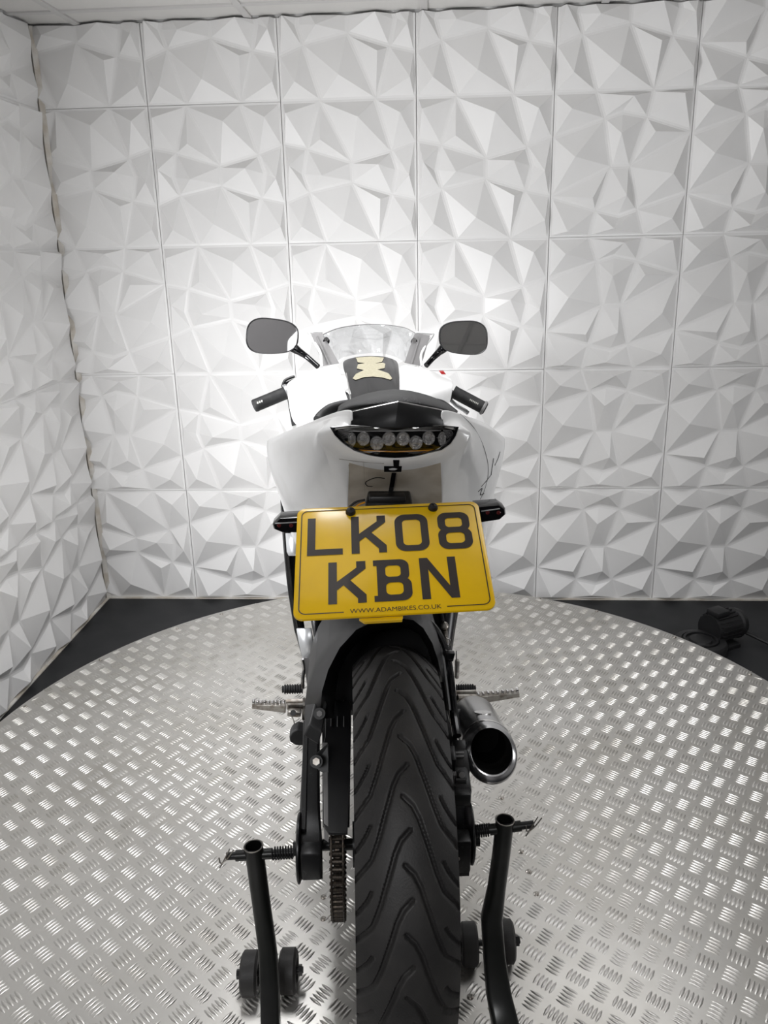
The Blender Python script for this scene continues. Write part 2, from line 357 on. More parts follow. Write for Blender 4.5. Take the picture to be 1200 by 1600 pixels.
# ================================================================== TURNTABLE
TC = V((0.034, 1.759, 0)); TR = 1.157
tt = empty('turntable', loc=TC, label='round aluminium tread-plate turntable on the black floor, under the motorcycle', cat='turntable')
g = G(); n = 160
g.lathe((0, 0, 0), (0, 0, 1), [(0.001, TZ), (TR - .004, TZ), (TR, TZ - .002), (TR, TZ - .014), (TR - .01, TZ - .016)], n)
g.build('top_plate', 'alu', tt, smooth=30)
G().lathe((0, 0, 0), (0, 0, 1), [(TR - .012, TZ - .016), (TR - .012, 0.03), (TR - .05, 0.0), (TR - .1, 0)], 96).build('skirt', 'black_paint', tt)
def bar_mesh(L=0.030, W=0.0068, H=0.0019):
    vs = []; k = 8
    for r_, h in ((1, 0), (0.62, 0.8)):
        for i in range(k):
            a = 2 * PI * i / k; c, s_ = math.cos(a), math.sin(a)
            vs.append((L / 2 * r_ * c, W / 2 * r_ * s_ * (1.05 if abs(c) < .1 else 0.86), h * H))
    vs += [(-L * .22, 0, H), (L * .22, 0, H)]
    fs = [(i, (i + 1) % k, k + (i + 1) % k, k + i) for i in range(k)]
    fs += [(k + 0, k + 1, 17), (k + 1, k + 2, 17), (k + 2, 16, 17), (k + 2, k + 3, 16), (k + 3, k + 4, 16), (k + 4, k + 5, 16), (k + 5, k + 6, 16), (k + 6, 17, 16), (k + 6, k + 7, 17), (k + 7, k, 17)]
    return vs, fs
BV, BF = bar_mesh()
g0 = WZ(900 + 95 / 6, 1400 + 210 / 6, TZ); g0 = V((g0.x, g0.y, 0)) - TC
ax = V((math.cos(.118), math.sin(.118), 0)) * 0.0607; ay = V((math.sin(.095), -math.cos(.095), 0)) * 0.0652
d1 = (ax + ay).normalized(); d2 = (ax - ay).normalized()
bars = []
for i in range(-46, 47):
    for j in range(-46, 47):
        for t_ in (0, 1):
            c = g0 + ax * (i + .5 * t_) + ay * (j + .5 * t_)
            along = d2 if t_ == 0 else d1; across = d1 if t_ == 0 else d2
            ang = math.atan2(along.y, along.x)
            for q in range(5):
                p = c + across * ((q - 2) * 0.0081)
                if p.length < TR - .012: bars.append((p, ang))
def inframe(p):
    wv = p + TC + V((0, 0, TZ)) - CAM; z = wv.dot(cF)
    return abs(wv.dot(cR) / z * FPX) < 600 and abs(wv.dot(cU) / z * FPX) < 800
near = sorted([b for b in bars if inframe(b[0])], key=lambda b: (b[0] + TC).y)[:300]
nid = {id(b) for b in near}
bme = bpy.data.meshes.new('tread_bar'); bme.from_pydata(BV, [], BF); bme.materials.append(M['alu_bar']); bme.shade_smooth(); bme.set_sharp_from_angle(angle=math.radians(60))
for b in near:
    o = bpy.data.objects.new('tread_bar', bme); COL.objects.link(o); o.parent = tt; o.location = (b[0].x, b[0].y, TZ); o.rotation_euler = (0, 0, b[1])
VV = []; FF = []
for b in bars:
    if id(b) in nid: continue
    c, s_ = math.cos(b[1]), math.sin(b[1]); n = len(VV)
    VV += [(b[0].x + x * c - y * s_, b[0].y + x * s_ + y * c, TZ + z) for x, y, z in BV]; FF += [tuple(k + n for k in f) for f in BF]
me = bpy.data.meshes.new('tread_bars'); me.from_pydata(VV, [], FF); me.materials.append(M['alu_bar']); me.shade_smooth(); me.set_sharp_from_angle(angle=math.radians(60))
o = bpy.data.objects.new('tread_bars', me); COL.objects.link(o); o.parent = tt; o['kind'] = 'stuff'
sg = G().lathe((0, 0, 0), (0, 0, 1), [(0.0062, 0), (0.0062, 0.0012), (0.0045, 0.003), (0.003, 0.003), (0.0022, 0.0018), (0.0001, 0.0018)], 14)
scr = sg.build('screw', 'steel', tt)
for k, (px, py) in enumerate([(505, 1402), (505, 1436), (783, 1247), (814, 1331), (826, 1362), (838, 1397), (735, 1558), (157, 1031), (277, 983), (346, 960), (1054, 996), (1172, 1054), (40, 1104), (935, 953), (846, 932)]):
    p = WZ(px, py, TZ) - TC; o = scr if k == 0 else copy(scr, tt); 
    if p.xy.length > TR - .01: p = V((*(p.xy.normalized() * (TR - .012)), TZ))
    o.location = (p.x, p.y, TZ + .0003)

# ================================================================== DRIVE MOTOR on the floor, right
c = WZ(1095, 998, 0.05); c.z = 0
dm = empty('drive_motor', loc=c, label='black painted electric drive motor with round cover on the floor beside the turntable', cat='motor')
G().lathe((0, 0, 0), (0, 0, 1), [(.090, 0), (.090, .035), (.084, .045), (.064, .048), (.060, .043), (.040, .043), (.036, .051), (.018, .054), (.001, .054)], 40).build('gear_cover', 'black_paint', dm)
G().lathe((0, 0, 0.042), (0, 0, 1), [(.058, 0), (.058, .009), (.050, .009), (.050, 0)], 32).build('cover_ring', 'black_paint', dm)
ad = V((0.9, 0.42, 0)).normalized(); a0 = V((.045, .045, .062)); mg = G().cyl(a0, a0 + ad * .11, .052, 36); mg.lathe(a0 + ad * .11, ad, [(.052, 0), (.056, .008), (.050, .028), (.02, .036), (.001, .036)], 36)
mg.build('motor_body', 'black_paint', dm)
fg = G()
for k in range(22):
    a = 2 * PI * k / 22; u = V((0, 0, 1)); v_ = ad.cross(u); rd = u * math.cos(a) + v_ * math.sin(a)
    if rd.z < -.6: continue
    fg.box(a0 + ad * .055 + rd * .054, (.09, .003, .010), Matrix(((ad.x, rd.cross(ad).x, rd.x), (ad.y, rd.cross(ad).y, rd.y), (ad.z, rd.cross(ad).z, rd.z))))
fg.build('cooling_fins', 'black_paint', dm)
rz = Matrix.Rotation(math.atan2(ad.y, ad.x), 3, 'Z')
G().box(a0 + ad * .035 + V((0, 0, .060)), (.058, .055, .020), rz, .004).build('terminal_box', 'black_paint', dm)
G().box(V((.07, .04, .008)), (.14, .10, .016), rz, .003).build('mounting_foot', 'black_paint', dm)
cab = smooth_path([V((.15, .08, .05)), V((.22, .06, .02)), V((.29, -.02, .006)), V((.36, -.04, .006)), V((.55, .05, .006))], 5)
G().tube(cab, .006, 8).build('cable', 'black_paint', dm)

# ================================================================== MOTORCYCLE
bike = empty('motorcycle', mtx=MB, label='white and black sports motorcycle seen from behind with yellow number plate, on rear paddock stand', cat='motorcycle')
AX = V((0, 0, 0.335)); R_ = 0.315; W_ = 0.067
def part(g, name, m, par=bike, **k): return g.build(name, m, par, **k)

# --- rear tyre with cut grooves
def curve_pts(side, a0, P):
    return [(a0 - da, side * u) for da, u in P]
long_g = [(0, -.004), (2.2, .008), (5, .0155), (8.5, .0215), (12.5, .0285), (17, .036), (21.5, .045), (25.5, .062), (27, .068)]
tick_g = [(0, .046), (2, .051), (4.6, .060), (6, .066)]
segs = []
for k in range(24):
    for side, off, P in ((-1, 57.6, long_g), (1, 65.1, long_g), (-1, 57.6 + 1.2, tick_g), (1, 65.1, tick_g)):
        C_ = [(math.radians(off + 15 * k - da) * R_, side * u) for da, u in P]
        for a, b in zip(C_[:-1], C_[1:]): segs.append((a, b, .0021 if P is long_g else .0017))
CIRC = 2 * PI * R_; NA, NC = 1150, 84
cellw = CIRC / 128; buckets = [[] for _ in range(128)]
for sgm in segs:
    (a, b, w2) = sgm
    lo = int(math.floor((min(a[0], b[0]) - .006) / cellw)); hi = int(math.floor((max(a[0], b[0]) + .006) / cellw))
    for q in range(lo, hi + 1):
        sh = math.floor(q / 128) * CIRC
        buckets[q % 128].append(((a[0] - sh, a[1]), (b[0] - sh, b[1]), w2))
def gdepth(x, y, bk):
    best = 0
    for a, b, w2 in bk:
        if y < min(a[1], b[1]) - .005 or y > max(a[1], b[1]) + .005: continue
        dx, dy = b[0] - a[0], b[1] - a[1]; L = dx * dx + dy * dy
        t = max(0, min(1, ((x - a[0]) * dx + (y - a[1]) * dy) / L)); ex = x - a[0] - t * dx; ey = y - a[1] - t * dy
        d = math.sqrt(ex * ex + ey * ey)
        if d < w2 * 1.7: best = max(best, 1.0 if d < w2 * .75 else (w2 * 1.7 - d) / (w2 * .95))
    return best
def crown(y): a = abs(y) / W_; return 0.034 * a ** 2.3
g = G(); vs = []; fs = []
prof = [-1 + 2 * k / (NC - 1) for k in range(NC)]
for i in range(NA):
    a = 2 * PI * i / NA; x = a * R_; bk = buckets[int(x / cellw) % 128]; ca, sa = math.cos(a), math.sin(a)
    for u in prof:
        y = u * W_; r = R_ - crown(y) - (0.0062 * gdepth(x, y, bk) if abs(u) < .985 else 0)
        vs.append((y, -r * ca, AX.z + r * sa))
for i in range(NA):
    j = (i + 1) % NA
    for k in range(NC - 1): fs.append((i * NC + k, i * NC + k + 1, j * NC + k + 1, j * NC + k))
me = bpy.data.meshes.new('rear_tyre'); 
# sidewalls
side = [(.0655, .272), (.0640, .255), (.0600, .235), (.054, .222), (.050, .216)]
n0 = len(vs); NS = 96
for sd in (-1, 1):
    n0 = len(vs)
    for i in range(NS):
        a = 2 * PI * i / NS
        for (sx, rr) in [(W_, R_ - .034)] + side: vs.append((sd * sx, -rr * math.cos(a), AX.z + rr * math.sin(a)))
    for i in range(NS):
        j = (i + 1) % NS
        for k in range(len(side)): 
            q = (n0 + i * 6 + k, n0 + i * 6 + k + 1, n0 + j * 6 + k + 1, n0 + j * 6 + k); fs.append(q if sd > 0 else q[::-1])
me.from_pydata(vs, [], fs); me.materials.append(M['rubber']); me.shade_smooth(); me.set_sharp_from_angle(angle=math.radians(50))
o = bpy.data.objects.new('rear_tyre', me); COL.objects.link(o); o.parent = bike
rim = part(G().lathe(AX, (1, 0, 0), [(.216, -.052), (.222, -.052), (.216, -.044), (.200, -.03), (.196, 0), (.200, .03), (.216, .044), (.222, .052), (.216, .052), (.19, .03), (.186, 0), (.19, -.03)], 64, closed=True), 'rear_rim', 'satin')
for k in range(5):
    a = 2 * PI * k / 5 + .3; d = V((0, math.cos(a), math.sin(a)))
    part(G().tube([AX + d * .03, AX + d * .11, AX + d * .195], [.02, .014, .018], 10), 'spoke', 'satin', rim)
part(G().cyl(AX - V((.07, 0, 0)), AX + V((.07, 0, 0)), .035), 'hub', 'satin', rim)
part(G().lathe(AX + V((.079, 0, 0)), (1, 0, 0), [(.112, -.002), (.112, .002), (.075, .002), (.075, -.002)], 48, closed=True), 'brake_disc', 'steel')
part(G().cyl(AX - V((.135, 0, 0)), AX + V((.135, 0, 0)), .009), 'axle', 'satin')
part(G().prism([BZ(503, 1100, .36), BZ(549, 1100, .36), BZ(546, 1285, .36), BZ(504, 1285, .36)], (0, 0, -.01)), 'added_gap_backing', 'black')  # black plate added to darken the gap between swingarm, guard and tyre
# front wheel and fork
FA = V((0, 1.355, 0.293))
part(G().lathe(FA, (1, 0, 0), [(.216, -.042), (.25, -.05), (.275, -.048), (.287, -.03), (.2925, -.012), (.2925, .012), (.287, .03), (.275, .048), (.25, .05), (.216, .042), (.2, 0)], 72, closed=True), 'front_tyre', 'rubber')
fr = part(G().lathe(FA, (1, 0, 0), [(.216, -.042), (.216, .042), (.195, .02), (.195, -.02)], 56, closed=True), 'front_rim', 'satin')
for k in range(5):
    a = 2 * PI * k / 5; d = V((0, math.cos(a), math.sin(a))); part(G().tube([FA + d * .02, FA + d * .2], [.016, .014], 8), 'spoke', 'satin', fr)
for sx in (-1, 1):
    part(G().tube([FA + V((sx * .08, 0, 0)), V((sx * .085, 1.22, .62)), V((sx * .085, 1.08, .87))], [.024, .024, .018], 14), 'fork_leg', 'satin')
mg_ = [[FA + V((x, -r * math.cos(a), r * math.sin(a))) for x, r in ((-.055, .295), (-.045, .312), (-.02, .320), (.02, .320), (.045, .312), (.055, .295))] for a in [math.radians(5 + 9 * k) for k in range(13)]]
part(G().loft(mg_, closed=False), 'front_mudguard', 'white', solid=.003)

# --- engine, frame, filler seen past the plate
eng = part(G().box((-.005, .72, .40), (.22, .40, .34), None, .04), 'engine', 'satin')
part(G().box((-.005, .46, .52), (.17, .10, .22), None, .02), 'airbox', 'black')
part(G().cyl((-.13, .62, .33), (.13, .62, .33), .075, 28), 'engine_cover', 'satin')
for sx in (-1, 1):
    part(G().tube([V((sx * .07, 1.0, .86)), V((sx * .135, .75, .70)), V((sx * .135, .50, .52)), V((sx * .11, .44, .36))], [.022, .024, .022, .02], 12), 'frame_beam', 'satin')
    part(G().tube([V((sx * .10, .55, .72)), V((sx * .085, .2, .80)), V((sx * .06, -.02, .86))], .012, 10), 'subframe_tube', 'satin')
sh = G().tube([V((0, .36, .70)), V((0, .40, .36))], .02, 14); part(sh, 'shock_absorber', 'satin')
hp = [V((0.034 * math.cos(t * 7 * 2 * PI / 80), .365 + .03 * t / 80, .66 - .24 * t / 80)) + V((0, .034 * math.sin(t * 7 * 2 * PI / 80), 0)) for t in range(81)]
part(G().tube(hp, .005, 8), 'shock_spring', 'grey')

# --- side fairings, thin curved shells reaching forward
def shell(pts_rows, name, m, th=.004, par=bike, **k):
    n = len(pts_rows[0]); g = G().add([p for r in pts_rows for p in r], [(i * n + j, i * n + j + 1, (i + 1) * n + j + 1, (i + 1) * n + j) for i in range(len(pts_rows) - 1) for j in range(n - 1)])
    return part(g, name, m, par, solid=th, **k)
Lf = [(440, 790), (443, 830), (446, 880), (452, 935), (460, 985), (473, 1030)]
Rf = [(741, 800), (735, 850), (728, 905), (716, 955), (711, 985), (703, 1040)]
for E_, nm, sgn in ((Lf, 'side_fairing', -1), (Rf, 'side_fairing', 1)):
    edge = [BP(x, y, .50 + .02 * i) for i, (x, y) in enumerate(E_)]
    rows = [edge, [p + V((sgn * .012, .12, .0)) for p in edge], [p + V((sgn * .015, .32, .01)) for p in edge], [V((p.x * .75, 1.12, p.z * 1.0 + .03)) for p in edge], [V((p.x * .3, 1.32, p.z + .05)) for p in edge]]
    shell(rows, nm, 'black', .006, sub=1)
    inn = [p + V((-sgn * .022, .01, 0)) for p in edge]
    shell([edge, inn], 'fairing_lip', 'gloss', .004)
shell([[BP(447, 833, .49), BP(449, 862, .49), BP(452, 868, .49)], [BP(463, 833, .46), BP(463, 862, .46), BP(463, 868, .46)]], 'fairing_panel', 'silver', .003)
shell([[BP(464, 982, .47), BP(469, 1010, .47), BP(474, 1030, .47)], [BP(486, 982, .45), BP(490, 1008, .45), BP(497, 1028, .45)]], 'heel_plate', 'silver', .004)
part(G().prism([BP(474, 1028, .46), BP(500, 1028, .46), BP(497, 1075, .45), BP(481, 1080, .45)], (0, .006, 0)), 'footrest_plate', 'grey')
part(G().tube(smooth_path([BP(472, 1030, .44), BP(475, 1045, .44), BP(473, 1060, .44), BP(473, 1075, .44)], 4), .004, 8), 'footrest_plate_edge', 'chrome')
part(G().box(BP(497, 1026, .42), (.018, .02, .016), None, .003), 'bracket_block', 'chrome')
part(G().tube([BP(496, 960, .40), BP(498, 1010, .40)], .007, 10), 'frame_tube', 'gloss')
part(G().tube([BP(508, 955, .38), BP(510, 1015, .38)], .007, 10), 'frame_tube', 'gloss')
part(G().cyl(BP(509, 994, .36), BP(509, 994, .365), .006, 10), 'bolt', 'steel')
part(G().prism([BP(505, 950, .30), BP(690, 950, .30), BP(688, 1110, .30), BP(500, 1110, .30)], (0, .012, 0)), 'added_cavity_backing', 'black')  # black sheet added so the cavity inside the hugger reads dark
vg = G()
for k in range(5): vg.box(BP(529, 982 + k * 5, .296), (.010, .004, .0025))
part(vg, 'guard_vent', 'grey')

# --- hugger: arch over the tyre
ho = [(477, 1122), (480, 1085), (493, 1050), (514, 1016), (545, 985), (578, 967), (612, 961), (648, 965), (668, 978), (684, 1002), (692, 1030), (699, 1065)]
hi = [(520, 1122), (523, 1080), (529, 1048), (543, 1020), (562, 998), (585, 984), (612, 979), (640, 981), (656, 990), (668, 1010), (677, 1036), (686, 1066)]
hm = [(500, 1122), (503, 1080), (513, 1046), (531, 1012), (557, 984), (583, 971), (612, 965), (645, 969), (661, 981), (675, 1004), (684, 1030), (692, 1065)]
r0 = [BP(x, y, .13) for x, y in ho]; r1 = [BP(x, y, .085) for x, y in hm]; r2 = [BP(x, y, .16) for x, y in hi]; r3 = [p + V((0, .16, -.01)) for p in r2]; rb = [p + V((0, .18, -.005)) for p in r0]
shell([rb, r0, r1, r2, r3], 'rear_hugger', 'black', .0035, smooth=60)
lg = G().loft([[BP(477, 1085, .15), BP(500, 1070, .12), BP(513, 1100, .10), BP(480, 1110, .13)], [BP(474, 1150, .08), BP(484, 1130, .08), BP(503, 1145, .06), BP(498, 1165, .06)]])
part(lg, 'hugger_mount', 'black', bevel=.003)
part(G().cyl(BP(499, 1115, .07), BP(499, 1115, .11), .0095, 16), 'hugger_bolt', 'black')
part(G().cyl(BP(499, 1115, .064), BP(499, 1115, .07), .005, 6), 'hugger_bolt', 'grey')
part(G().cyl(BP(685, 1111, .06), BP(685, 1111, .1), .009, 16), 'hugger_bolt', 'black')

# --- swingarms (left one well in view)
def beam(stations, name, m='satin'):          # stations: (px left, px right, py on the top face, top z, depth down)
    rings = []
    for (xa, xb, py, zt, dn) in stations:
        a = BZ(xa, py, zt); b = BZ(xb, py, zt); b.y = a.y
        c_ = .004; rings.append([a + V((c_, 0, 0)), b + V((-c_, 0, 0)), b + V((0, 0, -c_)), b + V((0, 0, -dn)), a + V((0, 0, -dn)), a + V((0, 0, -c_))])
    return part(G().loft(rings), name, m, smooth=30)
beam([(465, 503, 1330, .352, .055), (466, 503, 1305, .366, .06), (468, 500, 1265, .372, .055), (471, 499, 1210, .378, .05), (474, 499, 1150, .384, .05), (478, 500, 1100, .39, .05), (482, 503, 1060, .40, .06)], 'swingarm')
part(G().prism([BZ(474, 1130, .385), BZ(482, 1128, .386), BZ(478, 1300, .37), BZ(470, 1300, .37)], (0, 0, .006)), 'swingarm_rib', 'satin', bevel=.001)
beam([(706, 735, 1325, .352, .055), (705, 733, 1285, .366, .06), (702, 726, 1240, .372, .05), (697, 718, 1180, .378, .05), (690, 712, 1120, .385, .05), (686, 706, 1060, .40, .06)], 'swingarm')
part(G().box(BP(487, 1345, -.055), (.032, .03, .05), None, .004), 'axle_block', 'satin')
part(G().box(BP(718, 1330, -.055), (.032, .03, .06), None, .004), 'axle_block', 'satin')
part(G().cyl(BP(716, 1342, -.075), BP(716, 1342, -.068), .003, 8), 'adjuster_bolt', 'steel')
# lug, bolts on the chain guard
part(G().loft([[BP(500, 1172, .03), BP(514, 1160, .03), BP(514, 1210, .01), BP(500, 1206, .01)], [BP(488, 1188, .02), BP(490, 1180, .02), BP(491, 1198, .02), BP(489, 1196, .02)]]), 'guard_lug', 'black', bevel=.002)
part(G().cyl(BP(494, 1190, -.01), BP(494, 1190, .03), .010, 18), 'guard_washer', 'black')
part(G().cyl(BP(494, 1190, -.018), BP(494, 1190, -.01), .0058, 6), 'guard_bolt', 'steel')
cg = [(508, 1095), (508, 1150), (504, 1165), (504, 1285), (514, 1300), (543, 1300), (547, 1180), (547, 1095)]
cgp = [BZ(x, y, .462) for x, y in cg]
part(G().prism(cgp, (0, 0, -.006)), 'chain_guard', 'black', bevel=.001)
part(G().prism([BZ(504, 1160, .464), BZ(512, 1160, .464), BZ(513, 1290, .464), BZ(506, 1285, .464)], (0, 0, -.03)), 'chain_guard_flange', 'grey', bevel=.001)
tg = G()
for k in range(3): tg.box(BZ(517 + 10 * k, 1127, .463), (.0015, .03, .002))
part(tg, 'guard_rib', 'grey')
# sprocket and chain
sx = BP(527, 1360, -.1).x; SC = V((sx, 0, AX.z)); SR = .108
part(G().lathe(SC, (1, 0, 0), [(SR - .004, -.003), (SR - .004, .003), (.05, .003), (.05, -.003)], 56, closed=True), 'sprocket', 'chainmat')
ch = [SC + V((0, -SR * math.cos(a), SR * math.sin(a))) for a in [math.radians(95 - q * 5.72) for q in range(33)]]
a0_, a1_ = ch[0], ch[-1]
front = V((sx, .56, AX.z + .02))
up_ = [a0_.lerp(front + V((0, 0, .035)), k / 40) for k in range(40, 0, -1)]; dn_ = [a1_.lerp(front + V((0, 0, -.035)), k / 40) for k in range(1, 41)]
path = up_ + ch + dn_
chain = empty('chain'); chain.parent = bike; cl = 0
g = G(); gr = G(); acc = 0; last = path[0]; pts_ = [path[0]]
for p in path[1:]:
    while (p - last).length >= .0108: last = last + (p - last).normalized() * .0108; pts_.append(last.copy())
lm = None
for k in range(len(pts_) - 1):
    a, b = pts_[k], pts_[k + 1]; d = (b - a); L = d.length; d.normalize(); up = V((1, 0, 0)).cross(d); mr = Matrix(((1, d.x, up.x), (0, d.y, up.y), (0, d.z, up.z)))
    wx = .0078 if k % 2 else .0062
    if lm is None:
        lg_ = G()
        for q in (-1, 1): lg_.box((q * .0088, 0, 0), (.0030, .013, .0095), None, .0009)
        lg_.cyl((-.0072, -.0054, 0), (.0072, -.0054, 0), .0042, 10); lg_.cyl((-.0118, .0054, 0), (.0118, .0054, 0), .0024, 8)
        lm = lg_.build('chain_link', 'chainmat', chain)
        o = lm
    else: o = copy(lm, chain)
    o.matrix_local = Matrix.Translation((a + b) / 2) @ mr.to_4x4()
# bobbin plates where the stand holds the swingarm
for (px, y0, y1) in ((468, 1281, 1368), (734, 1259, 1340)):
    a = BP(px, (y0 + y1) / 2, -.01); r = (BP(px, y0, -.01) - BP(px, y1, -.01)).length / 2
    part(G().lathe(a, (1, 0, 0), [(.001, -.003), (r * .93, -.003), (r, -.0012), (r, .0012), (r * .93, .003), (.001, .003)], 32), 'bobbin_plate', 'satin')
    part(G().cyl(a - V((.010, 0, 0)), a + V((.010, 0, 0)), .011, 6), 'axle_nut', 'satin')
# caliper
cc = BP(716, 1228, -.0)
cal = part(G().box(cc, (.036, .05, .040), Matrix.Rotation(.35, 3, 'X'), .006), 'brake_caliper', 'satin')
part(G().box(BP(719, 1195, .03), (.026, .04, .030), Matrix.Rotation(.5, 3, 'X'), .004), 'caliper_bridge', 'black', cal)
part(G().box(BP(706, 1190, .02), (.010, .03, .045), Matrix.Rotation(.3, 3, 'X'), .003), 'caliper_carrier', 'satin', cal)
part(G().box(BP(718, 1172, .05), (.022, .03, .016), Matrix.Rotation(.5, 3, 'X'), .003), 'hose_union', 'satin', cal)
part(G().cyl(BP(722, 1211, -.005), BP(722, 1211, .01), .009, 18), 'caliper_bolt', 'satin', cal)
part(G().cyl(BP(722, 1211, -.007), BP(722, 1211, -.005), .005, 14), 'caliper_bolt', 'grey', cal)
part(G().cyl(BP(728, 1221, -.03), BP(712, 1221, -.03), .0045, 12), 'caliper_pin', 'satin', cal)
part(G().box(BP(720, 1245, -.03), (.030, .02, .022), None, .004), 'caliper_mount', 'black', cal)
for k in range(3): part(G().box(BP(717, 1176 + 6 * k, .028), (.016, .003, .0015), None), 'cast_mark', 'grey', cal)
pr = G()
for k in range(5): pr.box(BP(702 + k * 2.4, 1217, -.02), (.0014, .010, .020))
part(pr, 'pad_fins', 'grey', cal)
part(G().loft([[BP(690, 1130, .06), BP(697, 1130, .06), BP(700, 1170, .04), BP(695, 1171, .04)], [BP(690, 1130, .07), BP(697, 1130, .07), BP(700, 1170, .05), BP(695, 1171, .05)]]), 'brake_line_tag', 'white')
# hoses right
part(G().tube(smooth_path([BP(655, 962, .20), BP(678, 982, .18), BP(694, 1012, .15), BP(702, 1050, .12), (BP(707, 1100, .10)), BP(714, 1150, .05)], 6), [.0075] * 31, 10), 'brake_hose', 'gloss')
part(G().tube(smooth_path([BP(650, 968, .16), BP(672, 988, .15), BP(688, 1020, .13), BP(694, 1060, .11), BP(700, 1110, .08)], 6), .0055, 10), 'sensor_cable', 'black')
part(G().box(BP(701, 1024, .13), (.018, .012, .016), Matrix.Rotation(.2, 3, 'Y'), .002), 'hose_clip', 'gloss')
part(G().tube([BP(688, 955, .30), BP(692, 978, .30)], .005, 10), 'brake_rod', 'satin')
part(G().lathe(BP(694, 978, .29), (0, 0, 1), [(.001, .009), (.006, .006), (.009, 0), (.006, -.006), (.001, -.009)], 16), 'rod_joint', 'steel')
part(G().cyl(BP(694, 984, .29), BP(696, 1004, .29), .006, 12), 'master_cylinder', 'steel')
part(G().tube(smooth_path([BP(697, 997, .28), BP(703, 1000, .28), BP(703, 1008, .28), BP(697, 1007, .28)], 4), .0012, 6), 'split_pin', 'steel')
part(G().cyl(BP(683, 1004, .20), BP(683, 1004, .205), .005, 10), 'bolt', 'chrome'); part(G().cyl(BP(673, 991, .20), BP(673, 991, .205), .004, 10), 'bolt', 'steel')
part(G().box(BP(714, 1045, .36), (.009, .012, .042), None, .004), 'heel_guard', 'steel')
part(G().tube([BP(713, 1017, .36), BP(713, 1030, .36)], .0011, 6), 'return_spring', 'black')

# --- footpegs
def peg(tip, root, wt, wr, yl, tip_rubber, bracket, side):
    a = BP(*tip, yl); b = BP(*root, yl); d = (b - a).normalized()
    up = V((0, 0, 1)); up = (up - d * up.dot(d)).normalized(); fw = d.cross(up)
    rings = []
    for t_, w_ in ((0, wt), (.08, wt * 1.05), (.5, (wt + wr) / 2), (1, wr)):
        p = a.lerp(b, t_); h = w_ * .9
        rings.append([p + up * (h * .45) - fw * w_ * .6, p + up * (h * .45) + fw * w_ * .6, p - up * h * .55 + fw * w_ * .4, p - up * h * .55 - fw * w_ * .4])
    pg = part(G().loft(rings), 'footpeg', 'steel', bevel=.001)
    tg = G()
    for k in range(9):
        p = a.lerp(b, .04 + k * .11); tg.box(p + up * (wt * .45 + .003), (.005, .010, .006 if k % 3 else .009), None, .001)
    part(tg, 'footpeg_teeth', 'chrome', pg)
    return pg
peg((394, 1102), (447, 1104), .012, .021, .40, None, None, -1)
peg((811, 1084), (742, 1091), .012, .021, .40, None, None, 1)
for (x0, x1, y0, y1, sg_) in ((447, 473, 1096, 1120, -1), (713, 744, 1082, 1108, 1)):
    bk = empty('footpeg_bracket'); bk.parent = bike
    part(G().tube([BP(x0, y0, .40), BP(x1, y0 - 1, .40)], .0045, 10), 'clevis_top', 'steel', bk)
    part(G().tube([BP(x0 + 2, y0 + 8, .38), BP(x1, y0 + 7, .39)], .0065, 10), 'clevis_middle', 'steel', bk)
    part(G().box(BP((x0 + x1) / 2, y1 - 7, .37), (.028, .02, .013), Matrix.Rotation(-.1 * sg_, 3, 'Y'), .004), 'clevis_bottom', 'steel', bk)
    ex = x1 if sg_ < 0 else x0
    part(G().box(BP(ex + (2 if sg_ < 0 else -2), (y0 + y1) / 2, .41), (.008, .03, .036), None, .002), 'clevis_plate', 'steel', bk)
    part(G().cyl(BP((x0 + x1) / 2 + 2 * sg_, y1 - 6, .345), BP((x0 + x1) / 2 + 2 * sg_, y1 - 6, .36), .006, 12), 'pivot_pin', 'satin', bk)
part(G().tube([BP(455, 1118, .36), BP(459, 1126, .35), BP(460, 1131, .35)], .0012, 6), 'return_spring', 'steel')
for (xa, xb, y) in ((441, 473, 1077), (743, 713, 1076)):
    prof = []; L = (BP(xa, y, .46) - BP(xb, y, .46)).length; sgn = 1 if xb > xa else -1
    for k in range(34): prof.append(((.0105 if k % 4 < 2 else .0082) * (0.75 if k < 3 else 1), L * k / 33))
    part(G().lathe(BP(xa, y, .46), V((sgn, 0, 0)), [(.0005, 0)] + prof, 18), 'lever_rubber', 'rubber2')
hb = [BP(x, y, .36) for x, y in ((475, 1141), (465, 1139), (456, 1144), (452, 1152), (453, 1160), (462, 1165), (476, 1166))]
part(G().prism(hb, (0, .03, 0)), 'sidestand_foot', 'rubber2', bevel=.003)
part(G().tube([BP(474, 1155, .37), V((-.13, .62, .26))], .012, 12), 'sidestand', 'satin')

# --- exhaust silencer
E0 = BP(767, 1178, .04); E1 = BP(741, 1122, .30); ea = (E1 - E0).normalized()
er = .0425; u_ = V((0, 0, 1)); u_ = (u_ - ea * u_.dot(ea)).normalized(); w_ = ea.cross(u_)
def ering(r, h, slant, off=0): return [E0 + u_ * off + ea * (h + slant * math.cos(2 * PI * k / 40) * r / er) + (u_ * math.cos(2 * PI * k / 40) + w_ * math.sin(2 * PI * k / 40)) * r for k in range(40)]
SLT = .024
g = G().loft([ering(.008, .33, 0), ering(.03, .33, 0), ering(er * .93, .30, 0), ering(er, .28, 0), ering(er, .05, 0), ering(er, .0, SLT), ering(er * .97, -.005, SLT, .0005), ering(er * .90, -.009, SLT, .002), ering(er * .80, -.011, SLT, .006), ering(er * .775, -.009, SLT, .007)], caps=True)
g.f.pop()      # open mouth
ex = part(g, 'exhaust_silencer', 'canister', smooth=40)
part(G().loft([ering(er * .775, -.009, SLT, .007), ering(er * .76, .03, SLT * .3, .006)], caps=False), 'exhaust_lip', 'canister', ex)
